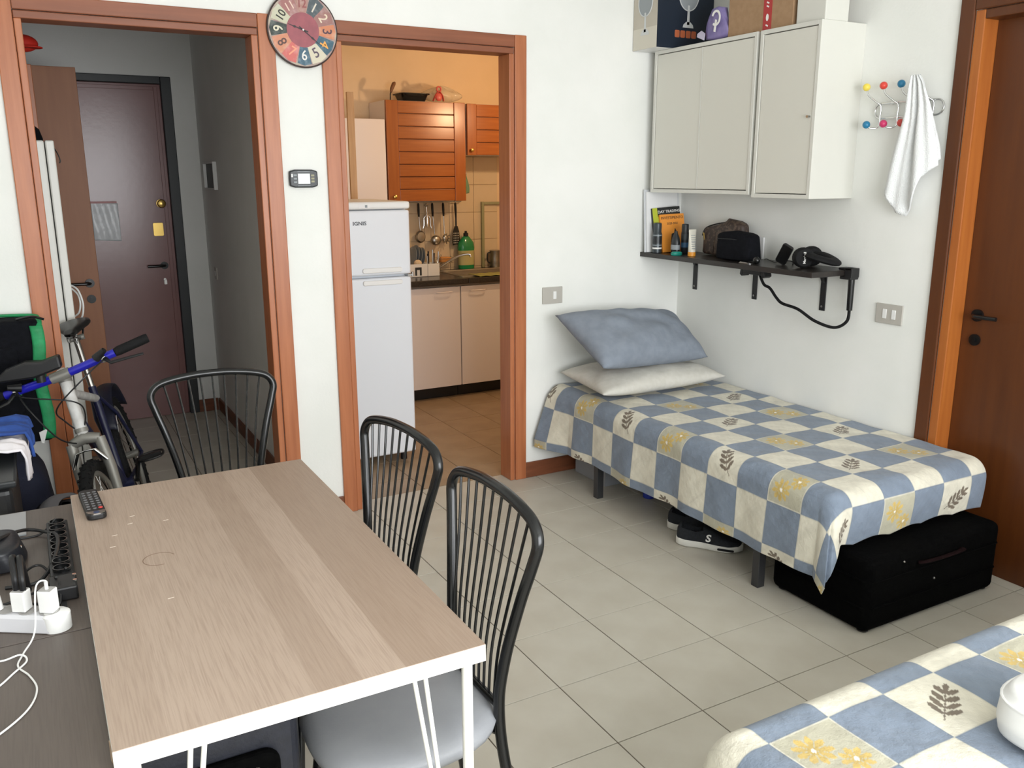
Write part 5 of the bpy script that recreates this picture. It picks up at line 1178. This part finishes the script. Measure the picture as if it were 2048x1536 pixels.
# ================================================================ BICYCLE (local: +X forward, front wheel contact at origin)
bk = bpy.data.objects.new('bicycle', None); COL.objects.link(bk); ORG[bk.name] = Vector((0,0,0))
BWHT = mat('white_frame_paint', (222, 222, 220), 0.35, c2=(196, 194, 190), nscale=20); BBLU = mat('royal_blue_anodised', (34, 34, 170), 0.3); BNAV = mat('navy_frame_paint', (26, 30, 62), 0.35); DIRT = mat('dirty_silver', (150, 148, 142), 0.5, 0.5)
SA = Vector((0.33, 0, -0.945)).normalized(); S0 = Vector((-0.205, 0, 0.87)); ST = Matrix.Rotation(math.radians(3), 4, SA)
def steer(p): return S0+(ST.to_3x3() @ (Vector(p)-S0))
def wheel(c, f_):
    c = Vector(c)
    def ring(r, n=48): return [f_(c+Vector((r*math.cos(2*PI*i/n), 0, r*math.sin(2*PI*i/n)))) for i in range(n)]
    wl = MB().tube(ring(0.268, 56), 0.0235, 12, closed=True).build('tyre', BLKR, bk, smooth=True, local=True)
    b = MB()
    for i in range(72):
        a = 2*PI*i/72; rd = Vector((math.cos(a), 0, math.sin(a))); tg = Vector((-rd.z, 0, rd.x))
        for s_ in ((-0.014, 0.014) if i % 2 else (0.0, -0.020, 0.020)):
            p = c+rd*(0.2905-abs(s_)*0.45)+Vector((0, s_, 0)); q0 = f_(p)
            b.obox(q0, (f_(p+tg)-q0)*0.005, (f_(p+Vector((0,1,0)))-q0)*0.0045, (f_(p+rd)-q0)*0.0035)
    tag(b.build('tread_knobs', BLKR, wl, local=True), kind='stuff')
    MB().tube(ring(0.240), 0.011, 10, closed=True).build('rim', DIRT, bk, smooth=True, local=True)
    hub = MB().cyl(f_(c+Vector((0, -0.045, 0))), f_(c+Vector((0, 0.045, 0))), 0.017).build('hub', DIRT, bk, smooth=True, local=True)
    for i in range(24):
        a = 2*PI*i/24; s_ = 0.03*(1 if i % 2 else -1)
        MB().tube([f_(c+Vector((0.015*math.cos(a+0.5), s_, 0.015*math.sin(a+0.5)))), f_(c+Vector((0.235*math.cos(a), 0, 0.235*math.sin(a))))], 0.0011, 5).build('spoke', CHR, hub, local=True)
idt = lambda p: Vector(p)
wheel((0, 0, 0.2915), steer); wheel((-1.0, 0, 0.2915), idt)
def bt(name, pts, r, m=BWHT, f_=idt, seg=12, flat=None): return MB().tube([f_(p) for p in pts], r, seg, flat=flat).build(name, m, bk, smooth=True, local=True)
bt('head_tube', [S0+SA*0.02, S0+SA*0.20], 0.021); bt('head_set', [S0+SA*0.20, S0+SA*0.215], 0.024, DIRT); bt('head_set', [S0+SA*0.005, S0+SA*0.02], 0.024, DIRT)
bt('top_tube', [S0+SA*0.06, (-0.70, 0, 0.66)], 0.017); bt('down_tube', [S0+SA*0.17, (-0.585, 0, 0.30)], 0.021, BNAV); bt('seat_tube', [(-0.575, 0, 0.28), (-0.715, 0, 0.71)], 0.0165, BNAV)
bt('seat_post', [(-0.70, 0, 0.67), (-0.785, 0, 0.925)], 0.0125, CHR); bt('bottom_bracket', [(-0.58, -0.04, 0.29), (-0.58, 0.04, 0.29)], 0.022, BNAV)
for s_ in (-1, 1):
    bt('chain_stay', [(-0.60, s_*0.02, 0.29), (-0.80, s_*0.05, 0.29), (-1.0, s_*0.058, 0.2915)], 0.009, BNAV); bt('seat_stay', [(-0.70, s_*0.015, 0.66), (-0.80, s_*0.045, 0.55), (-1.0, s_*0.058, 0.2915)], 0.008, BNAV)
cw = S0+SA*0.24
bt('fork_crown', [cw+Vector((0, -0.052, -0.012)), cw+Vector((0, 0, 0.004)), cw+Vector((0, 0.052, -0.012))], [0.018, 0.024, 0.018], DIRT, steer)
bt('steerer_collar', [S0+SA*0.21, S0+SA*0.25], 0.020, BWHT, steer)
for s_ in (-1, 1):
    bt('fork_leg', [cw+Vector((0, s_*0.050, -0.01)), cw+Vector((0.03, s_*0.056, -0.12)), Vector((0, s_*0.056, 0.2915))], [0.020, 0.019, 0.013], DIRT, steer)
    bt('brake_arm', [cw+Vector((0.055, s_*0.030, -0.035)), cw+Vector((0.06, s_*0.060, -0.085))], 0.007, CHR, steer)
bt('brake_cable_bridge', [cw+Vector((0.058, -0.034, -0.035)), cw+Vector((0.062, 0.0, -0.03)), cw+Vector((0.058, 0.034, -0.035))], 0.0035, CHR, steer)
bt('stem', [S0+SA*0.01, S0-SA*0.022, S0-SA*0.030+Vector((0.045, 0, -0.010))], [0.018, 0.018, 0.020], BWHT, steer)
HB = S0-SA*0.03+Vector((0.05, 0, -0.012))
def steer_bar(p):
    p = Vector(p); p.z += 0.10*p.y; return steer(p)
bt('handlebar', [HB+Vector((-0.012, -0.20, 0.004)), HB+Vector((0, -0.045, 0)), HB+Vector((0, 0.045, 0)), HB+Vector((-0.012, 0.20, 0.004))], 0.0155, BBLU, steer_bar)
bt('bar_clamp', [HB+Vector((0, -0.034, 0)), HB+Vector((0, 0.034, 0))], 0.0195, DIRT, steer_bar)
for s_ in (-1, 1):
    bt('grip', [HB+Vector((-0.012, s_*0.20, 0.004)), HB+Vector((-0.016, s_*0.215, 0.005)), HB+Vector((-0.028, s_*0.315, 0.008)), HB+Vector((-0.029, s_*0.325, 0.008))], [0.015, 0.018, 0.018, 0.0165], BLKR, steer_bar)
    bt('brake_lever', [HB+Vector((0.010, s_*0.165, 0)), HB+Vector((0.045, s_*0.185, -0.016)), HB+Vector((0.040, s_*0.30, -0.030))], [0.010, 0.008, 0.006], BLK, steer_bar, flat=0.7)
    bt('shifter_pod', [HB+Vector((0.008, s_*0.135, 0.012)), HB+Vector((0.020, s_*0.175, 0.032))], [0.017, 0.010], BLK, steer_bar)
    bt('lever_clamp', [HB+Vector((-0.008, s_*0.150, 0.003)), HB+Vector((-0.009, s_*0.166, 0.003))], 0.019, CHR, steer_bar)
    bt('cable', cr([HB+Vector((0.03, s_*0.16, 0.0)), HB+Vector((0.10, s_*0.10, -0.02)), HB+Vector((0.10, -s_*0.03, -0.09)), HB+Vector((0.04, -s_*0.035, -0.16)), HB+Vector((0.03, 0.015*s_, -0.25))], 8), 0.0028, BLK, steer_bar, 8)
bt('cable', cr([HB+Vector((0.03, -0.15, 0.01)), HB+Vector((0.12, -0.11, -0.06)), HB+Vector((0.10, -0.06, -0.20)), HB+Vector((0.02, 0.0, -0.27))], 8), 0.0028, BLK, steer_bar, 8)
# black accessory on the bar
b = MB(); b.prism([(-0.16, 0.0), (-0.02, -0.035), (0.075, -0.035), (0.080, 0.012), (0.02, 0.012), (-0.03, 0.030), (-0.10, 0.028)], (HB.x+0.01, HB.y-0.055, HB.z+0.062), (0, 1, 0.10), Z_, X_, 0.05); b.build('bar_bag', BLK, bk, local=True, bevel=0.008)
bt('bar_bag_mount', [HB+Vector((0.02, -0.06, 0.03)), HB+Vector((0.02, -0.065, 0.0))], 0.016, BLK)
# saddle
def sad(u, v):
    s_ = u; a = 2*PI*v; hw_ = np.interp(s_, [0, .06, .25, .5, .75, .95, 1], [.02, .066, .074, .05, .026, .020, .006]); z0 = 0.955+0.018*(1-s_)**2+0.006*math.sin(PI*s_)
    hh_ = np.interp(s_, [0, .06, .8, 1], [.012, .030, .024, .008])
    return (-0.905+0.255*s_, hw_*math.cos(a), z0+(hh_*0.55*math.sin(a) if math.sin(a) > 0 else hh_*math.sin(a)))
MB().grid(sad, 30, 20).build('saddle', mat('black_vinyl', (24, 24, 25), 0.35), bk, smooth=True, local=True, autos=0)
for s_ in (-1, 1): bt('saddle_rail', [(-0.88, s_*0.03, 0.945), (-0.84, s_*0.024, 0.918), (-0.74, s_*0.022, 0.918), (-0.68, s_*0.01, 0.94)], 0.0045, CHR)
bt('seat_clamp', [(-0.785, -0.034, 0.918), (-0.785, 0.034, 0.918)], 0.012, DIRT)
# cranks and pedals
MB().lathe([(0.075, 0.0), (0.078, 0.002), (0.078, 0.005), (0.075, 0.006)], (-0.58, -0.052, 0.29), 'y', 30).build('chainring', BLKM, bk, local=True)
for s_, a in ((1, 0.25), (-1, PI+0.25)):
    e_ = Vector((-0.58+0.165*math.cos(a+PI), s_*0.065, 0.29+0.165*math.sin(a+PI)*-1)); bt('crank_arm', [(-0.58, s_*0.055, 0.29), e_], 0.010, BLKM)
    p = e_+Vector((0, s_*0.055, 0)); b = MB()
    b.tube(cr([p+Vector((-0.045, -0.04, 0)), p+Vector((0.045, -0.04, 0)), p+Vector((0.045, 0.045, 0)), p+Vector((-0.045, 0.045, 0))], 5, True), 0.0055, 8, closed=True); b.cyl(e_, p+Vector((0, s_*0.045, 0)), 0.007); b.box(p.x-0.012, p.x+0.012, p.y-0.04, p.y+0.045, p.z-0.010, p.z+0.010)
    b.build('pedal', BLK, bk, local=True)
# rear mudguard
def mud(u, v):
    a = math.radians(150-115*u) ; r = 0.335; y = (v-0.5)*0.085*(1-0.3*abs(u-0.4)); return (-1.0+r*math.cos(a)+0.0, y, 0.30+r*math.sin(a)+0.012*math.cos(PI*(v-0.5)))
MB().grid(mud, 20, 6).build('rear_mudguard', mat('navy_black_plastic', (24, 26, 44), 0.45), bk, smooth=True, local=True, solid=0.004)
bt('mudguard_arm', [(-0.715, 0, 0.69), (-0.80, 0, 0.60)], 0.008, BLK)
bk.location = (-2.945, -0.49, 0); bk.rotation_euler = (math.radians(13), 0, math.radians(-98.3))
tag(bk, 'white and navy mountain bike with blue handlebar parked in the hall doorway', 'bicycle')

# ================================================================ LEFT HEAP
t = thing('delivery_bag', 'black cube backpack with green trim against the back wall', 'bag', (-3.40, -0.13, 0.58))
GRN = mat('green_webbing', (34, 150, 92), 0.6, c2=(28, 132, 78), nscale=30, bump=0.2, bscale=60)
MB().box(-3.64, -3.165, -0.165, -0.022, 0.585, 1.055).build('bag_shell', BLKC, t, bevel=0.022, seg=3)
b = MB(); b.tube(cr([(-3.63, -0.04, 1.060), (-3.40, -0.04, 1.064), (-3.20, -0.045, 1.058), (-3.172, -0.08, 1.052), (-3.168, -0.14, 1.046), (-3.172, -0.169, 1.02)], 6), 0.0105, 8, flat=0.6); b.build('top_piping', GRN, t, smooth=True)
b = MB(); b.grid(lambda u, v: (-3.203+0.042*u+0.006*math.sin(9*v), -0.1695-0.006*math.sin(PI*u), 0.60+0.435*v), 6, 20); b.build('side_band', GRN, t, smooth=True, solid=0.004)
MB().prism(rrect(0.10, 0.26, 0.02), (-3.30, -0.165, 0.83), X_, Z_, -Y_, 0.012).build('front_pocket', BLKC, t, bevel=0.006)
b = MB(); b.tube(cr([(-3.24, -0.158, 1.06), (-3.19, -0.163, 1.068), (-3.150, -0.163, 1.055)], 6), 0.009, 8, flat=0.5); b.build('strap_end', BLK, t, smooth=True)
MB().prism([(0, 0), (0.03, 0.012), (0.012, -0.045), (0.004, -0.04)], (-3.215, -0.173, 0.628), X_, Z_, -Y_, 0.004).build('white_tab', WPL, t)
t = soft_bag('duffel_bag', 'navy duffel bag on the floor under the delivery backpack', (-3.39, -0.23, 0.0), 0.235, 0.20, 0.583, mat('navy_cloth', (18, 22, 44), 0.85, bump=0.2, bscale=80), 0.0, e=5.0)
MB().tube(cr([(-3.55, -0.40, 0.42), (-3.45, -0.44, 0.36), (-3.33, -0.44, 0.36), (-3.24, -0.40, 0.42)], 6), 0.010, 8, flat=0.4).build('carry_strap', BLKC, t, smooth=True)
t = thing('storage_crate', 'black storage crate with clothes on it behind the desk', 'crate', (-3.45, -0.85, 0))
MB().box(-3.64, -3.285, -1.15, -0.66, 0.003, 0.735).build('crate_body', BLK, t, bevel=0.02, seg=3); MB().box(-3.65, -3.275, -1.16, -0.65, 0.736, 0.756).build('crate_lid', mat('dark_grey_lid', (34, 37, 39), 0.4), t, bevel=0.006)
def drape(x0, x1, y0, y1, zt, dx, seed):
    def f(u, v):
        yy = y0+(y1-y0)*v+0.015*math.sin(7*u+seed); L_ = (x1-x0)+dx; s_ = u*L_
        w_ = 0.010*math.sin(11*v+5*u+seed)+0.006*math.sin(23*v+seed)
        if s_ < x1-x0: return (x0+s_, yy, zt+abs(w_)*1.2)
        d_ = (s_-(x1-x0))*(0.75+0.35*math.sin(2.6*v+seed)); return (x1+0.012+abs(w_)*0.8+0.008*min(1, d_/0.03), yy, zt+0.002-d_)
    return f
o = MB().grid(drape(-3.46, -3.272, -0.97, -0.70, 0.790, 0.11, 0.6), 30, 24).build('white_shirt', mat('white_cotton', (232, 228, 232), 0.9, bump=0.3, bscale=30), None, smooth=True, solid=0.006, autos=0); tag(o, 'white shirt hanging over the crate edge under the blue shirt', 'shirt')
o = MB().grid(drape(-3.50, -3.258, -0.88, -0.68, 0.812, 0.075, 2.2), 30, 24).build('blue_shirt', mat('blue_cotton', (44, 78, 150), 0.9, c2=(36, 66, 134), nscale=30, bump=0.3, bscale=30), None, smooth=True, solid=0.008, autos=0); tag(o, 'crumpled blue shirt on top of the crate', 'shirt')
t = soft_bag('backpack', 'black backpack with a grey flap on the floor beside the bike wheel', (-3.160, -0.90, 0.0), 0.115, 0.20, 0.575, BLKC, 0.0, e=3.0)
def flap(u, v): return (-3.245+0.050*u+0.075*v*v, -1.055+0.36*v, 0.535+0.012*math.sin(PI*u)+0.006*math.sin(5*v)+0.040*math.sin(PI*v))
MB().grid(flap, 16, 16).build('grey_flap', mat('grey_mesh_cloth', (92, 92, 96), 0.85), t, smooth=True, solid=0.006)
MB().box(-3.235, -3.215, -1.055, -1.045, 0.545, 0.565).build('buckle', CHR, t)
# suitcase under the table
t = thing('cabin_suitcase', 'black upright suitcase standing under the dining table', 'suitcase', (-2.95, -2.15, 0))
MB().box(-3.135, -2.815, -2.30, -2.05, 0.03, 0.60).build('shell', mat('dark_navy_nylon', (24, 26, 34), 0.55, c2=(30, 32, 42), nscale=60, bump=0.1, bscale=150), t, bevel=0.03, seg=4)
MB().prism(rrect(0.25, 0.44, 0.03), (-2.985, -2.30, 0.29), X_, Z_, -Y_, 0.022).build('front_pocket', SUIT, t, bevel=0.008)
for yy in (-2.255, -2.10): MB().tube([(-3.10, yy, 0.602), (-2.85, yy, 0.602), (-2.813, yy, 0.565), (-2.813, yy, 0.07)], 0.005, 8).build('piping', BLK, t, smooth=True)
b = MB(); b.tube(cr([(-3.03, -2.18, 0.602), (-3.02, -2.18, 0.63), (-2.93, -2.18, 0.63), (-2.92, -2.18, 0.602)], 5), 0.009, 8); b.build('carry_handle', BLK, t, smooth=True)
b = MB(); b.obox((-2.925, -2.3235, 0.475), (0.010, 0, 0.002), (0, 0.001, 0), (0.001, 0, 0.003)); b.obox((-2.905, -2.3235, 0.478), (0.003, 0, -0.001), (0, 0.001, 0), (0, 0, 0.006)); b.obox((-2.812, -2.20, 0.45), (0.001, 0, 0), (0, 0.004, 0), (0, 0, 0.006)); b.build('zip_pulls', CHR, t)
for x in (-3.09, -2.86):
    for y in (-2.26, -2.09): MB().cyl((x-0.012, y, 0.018), (x+0.012, y, 0.018), 0.018).build('wheel', BLKR, t)

# ================================================================ DESK ON THE LEFT
DZ = 0.70
for y0, y1, lab in ((-2.026, -1.262, 'dark taupe desk on the left with the cables on it'), (-2.83, -2.030, 'dark taupe desk in the lower left corner beside the table')):
    t = thing('desk', lab, 'desk', (-3.58, (y0+y1)/2, 0), 'two desks pushed together')
    MB().box(-4.0, -3.135, y0, y1, DZ-0.034, DZ).build('desk_top', DKW, t, bevel=0.001)
    for x in (-3.96, -3.20):
        for y in (y0+0.05, y1-0.05): MB().cyl((x, y, 0), (x, y, DZ-0.034), 0.015).build('leg', BLKM, t, smooth=True)
# white power strip with two chargers
t = thing('power_strip', 'white power strip at the edge of the left desk', 'power strip', (-3.29, -1.96, DZ))
A, B = Vector((-3.207, -2.000, DZ)), Vector((-3.46, -1.835, DZ)); dv = (B-A).normalized(); sv = Vector((-dv.y, dv.x, 0))
if sv.y > 0: sv = -sv
SW = 0.026
prof_ = [(-SW, 0.001), (SW, 0.001), (SW*0.92, 0.030), (SW*0.7, 0.036), (-SW*0.7, 0.036), (-SW*0.92, 0.030)]
MB().prism(prof_, A, sv, Z_, dv, (B-A).length).build('strip_body', mat('pale_grey_plastic', (206, 206, 210), 0.45), t, bevel=0.002)
b = MB(); b.lathe([(SW, DZ+0.001), (SW, DZ+0.033), (SW*0.8, DZ+0.037), (0.004, DZ+0.037)], (A.x, A.y, 0), 'z', 24); b.build('end_cap', WPL, t, smooth=True)
for k in (0.012, 0.055, 0.098, 0.141, 0.184):
    c = A+dv*k; b = MB(); b.lathe([(0.0185, DZ+0.0368), (0.0185, DZ+0.0376), (0.0165, DZ+0.0376), (0.0160, DZ+0.0366)], (c.x, c.y, 0), 'z', 24); b.build('socket', mat('grey_socket_well', (160, 158, 156), 0.6), t)
def charger(label, k, tall):
    c = A+dv*k; t2 = thing('usb_charger', label, 'charger', (c.x, c.y, DZ+0.038), 'white chargers in the power strip')
    MB().obox(c+Z_*(0.038+tall/2), dv*0.0140, sv*0.0125, Z_*tall/2).build('charger_body', WPL, t2, bevel=0.002); MB().obox(c+Z_*(0.0382+tall), dv*0.0125, sv*0.011, Z_*0.0006).build('charger_face', mat('grey_face', (176, 174, 172), 0.5), t2)
    return c+Z_*(0.038+tall)
pa = charger('white usb charger nearest the end of the power strip with a white cable', 0.012, 0.046)
pb = charger('white usb charger with a dark plug in the power strip', 0.068, 0.042)
c = A+dv*0.118; t2 = thing('white_plug', 'white cable plug in the middle of the power strip', 'plug', (c.x, c.y, DZ+0.038)); b = MB(); b.cyl(c+Z_*0.038, c+Z_*0.068, 0.0095, 0.006); b.tube(cr([c+Z_*0.066, c+Z_*0.085+dv*0.012, c+Z_*0.088+dv*0.05, c+Z_*0.07+dv*0.12], 6), 0.003, 8); b.build('plug_and_lead', WPL, t2, smooth=True)
b = MB(); 
for s_ in (-0.007, 0.007): b.tube(cr([pb+dv*s_, pb+dv*s_+Z_*0.03, pb+dv*s_+Z_*0.05+Vector((0, 0.05, 0)), pb+Vector((0.01, 0.13, -0.06))], 6), 0.006, 8)
o = b.build('dark_plug_lead', BLK, None, smooth=True); tag(o, 'dark twin lead plugged into the white charger', 'cable')
wc = cr([pa-Z_*0.002, pa+Z_*0.018, pa+Vector((-0.018, -0.010, 0.012)), (-3.246, -2.035, DZ+0.02), (-3.268, -2.085, DZ+0.004), (-3.276, -2.125, DZ+0.003), (-3.258, -2.170, DZ+0.003), (-3.247, -2.225, DZ+0.003), (-3.262, -2.285, DZ+0.003), (-3.305, -2.340, DZ+0.003), (-3.36, -2.38, DZ+0.003)], 8)
b = MB(); b.tube(wc, 0.0017, 8); b.cyl(pa+Z_*0.0008, pa+Z_*0.016, 0.0035); o = b.build('white_cable', WPL, None, smooth=True); tag(o, 'white charging cable curving across the left desk', 'cable')
b = MB(); b.tube(cr([(-3.36, -2.02, DZ+0.002), (-3.31, -2.085, DZ+0.002), (-3.272, -2.090, DZ+0.007), (-3.262, -2.112, DZ+0.003), (-3.283, -2.145, DZ+0.002), (-3.31, -2.185, DZ+0.002), (-3.36, -2.23, DZ+0.002)], 8), 0.0018, 8); o = b.build('white_cable', WPL, None, smooth=True); tag(o, 'second white cable looping at the left edge of the desk', 'cable')
# black multi socket strip, boxes, pouch, cables, mouse
t = thing('socket_bar', 'long black multi socket bar lying beside the table', 'power strip', (-3.185, -1.64, DZ))
MB().box(-3.212, -3.164, -1.80, -1.45, DZ+0.001, DZ+0.026).build('bar_body', BLK, t, bevel=0.004)
for i in range(8):
    b = MB(); b.lathe([(0.0185, DZ+0.0255), (0.0185, DZ+0.034), (0.0160, DZ+0.034), (0.0155, DZ+0.027)], (-3.188, -1.475-0.0425*i, 0), 'z', 20); b.build('socket', BLKM, t)
t = thing('power_brick', 'black power brick at the end of the socket bar', 'adapter', (-3.185, -1.845, DZ)); MB().box(-3.215, -3.162, -1.885, -1.812, DZ+0.001, DZ+0.032).build('brick', BLK, t, bevel=0.004); b = MB(); b.cyl((-3.166, -1.83, DZ+0.033), (-3.166, -1.83, DZ+0.036), 0.004); b.cyl((-3.166, -1.86, DZ+0.033), (-3.166, -1.86, DZ+0.036), 0.004); b.build('led', CHR, t)
b = MB(); b.box(-3.196, -3.186, -1.925, -1.90, DZ+0.001, DZ+0.008); o = thing('usb_plug', 'small black usb plug lying on the desk', 'plug', (-3.19, -1.91, DZ)); b.build('plug_shell', BLK, o); MB().box(-3.1945, -3.1875, -1.938, -1.925, DZ+0.0015, DZ+0.006).build('plug_tip', STEEL, o)
t = soft_bag('black_pouch', 'black leather pouch on the left desk', (-3.315, -1.60, DZ), 0.060, 0.085, 0.060, mat('black_leather', (26, 28, 34), 0.4, bump=0.1, bscale=60), 0.0, e=2.6); MB().ball((-3.268, -1.625, DZ+0.040), 0.005, 10, 6).build('press_stud', CHR, t)
BKC = [[(-3.40, -1.66, 0.05), (-3.31, -1.62, 0.066), (-3.26, -1.49, 0.03), (-3.215, -1.50, 0.02), (-3.190, -1.60, 0.040), (-3.20, -1.70, 0.03), (-3.235, -1.765, 0.006), (-3.30, -1.76, 0.004)],
       [(-3.40, -1.475, 0.003), (-3.30, -1.47, 0.003), (-3.23, -1.47, 0.004), (-3.19, -1.465, 0.036)],
       [(-3.28, -1.75, 0.004), (-3.255, -1.70, 0.012), (-3.23, -1.69, 0.012), (-3.205, -1.745, 0.006), (-3.180, -1.79, 0.036)],
       [(-3.36, -1.86, 0.004), (-3.29, -1.84, 0.004), (-3.23, -1.81, 0.006), (-3.215, -1.80, 0.010), (-3.20, -1.83, 0.036)],
       [(-3.27, -1.86, 0.004), (-3.23, -1.88, 0.004), (-3.20, -1.90, 0.004), (-3.195, -1.86, 0.036)]]
for i, pts in enumerate(BKC):
    b = MB(); b.tube(cr([(x, y, DZ+z) for x, y, z in pts], 8), 0.0042 if i == 0 else 0.0028, 8); o = b.build('black_cable', BLK, None, smooth=True)
    tag(o, ['thick black cable looped over the desk by the pouch', 'thin black cable running straight across the desk to the socket bar', 'black cable bunched between the pouch and the socket bar', 'black cable behind the white power strip', 'short black cable beside the power brick'][i], 'cable', 'black cables on the desk')
t = thing('computer_mouse', 'black computer mouse at the lower left corner of the desk', 'mouse', (-3.315, -2.44, DZ)); b = MB(); b.ball((-3.335, -2.470, DZ+0.0165), 0.042, 22, 14, 0.72, 1.25, 0.38); b.build('mouse_shell', BLK, t, smooth=True); MB().cyl((-3.339, -2.435, DZ+0.029), (-3.331, -2.435, DZ+0.029), 0.006).build('wheel', LBL, t)
t = thing('desk_reflection', 'thin grey sheet painting a bright reflection at the far end of the left desk', 'reflection', (-3.4, -1.35, DZ)); MB().box(-3.66, -3.258, -1.445, -1.275, DZ+0.0005, DZ+0.003).build('reflection_sheet', mat('grey_reflection_tone', (168, 168, 170), 0.5), t); MB().box(-3.66, -3.258, -1.449, -1.4455, DZ+0.0005, DZ+0.0035).build('reflection_edge', LBL, t)  # added grey sheet paints the bright reflection on the desk top
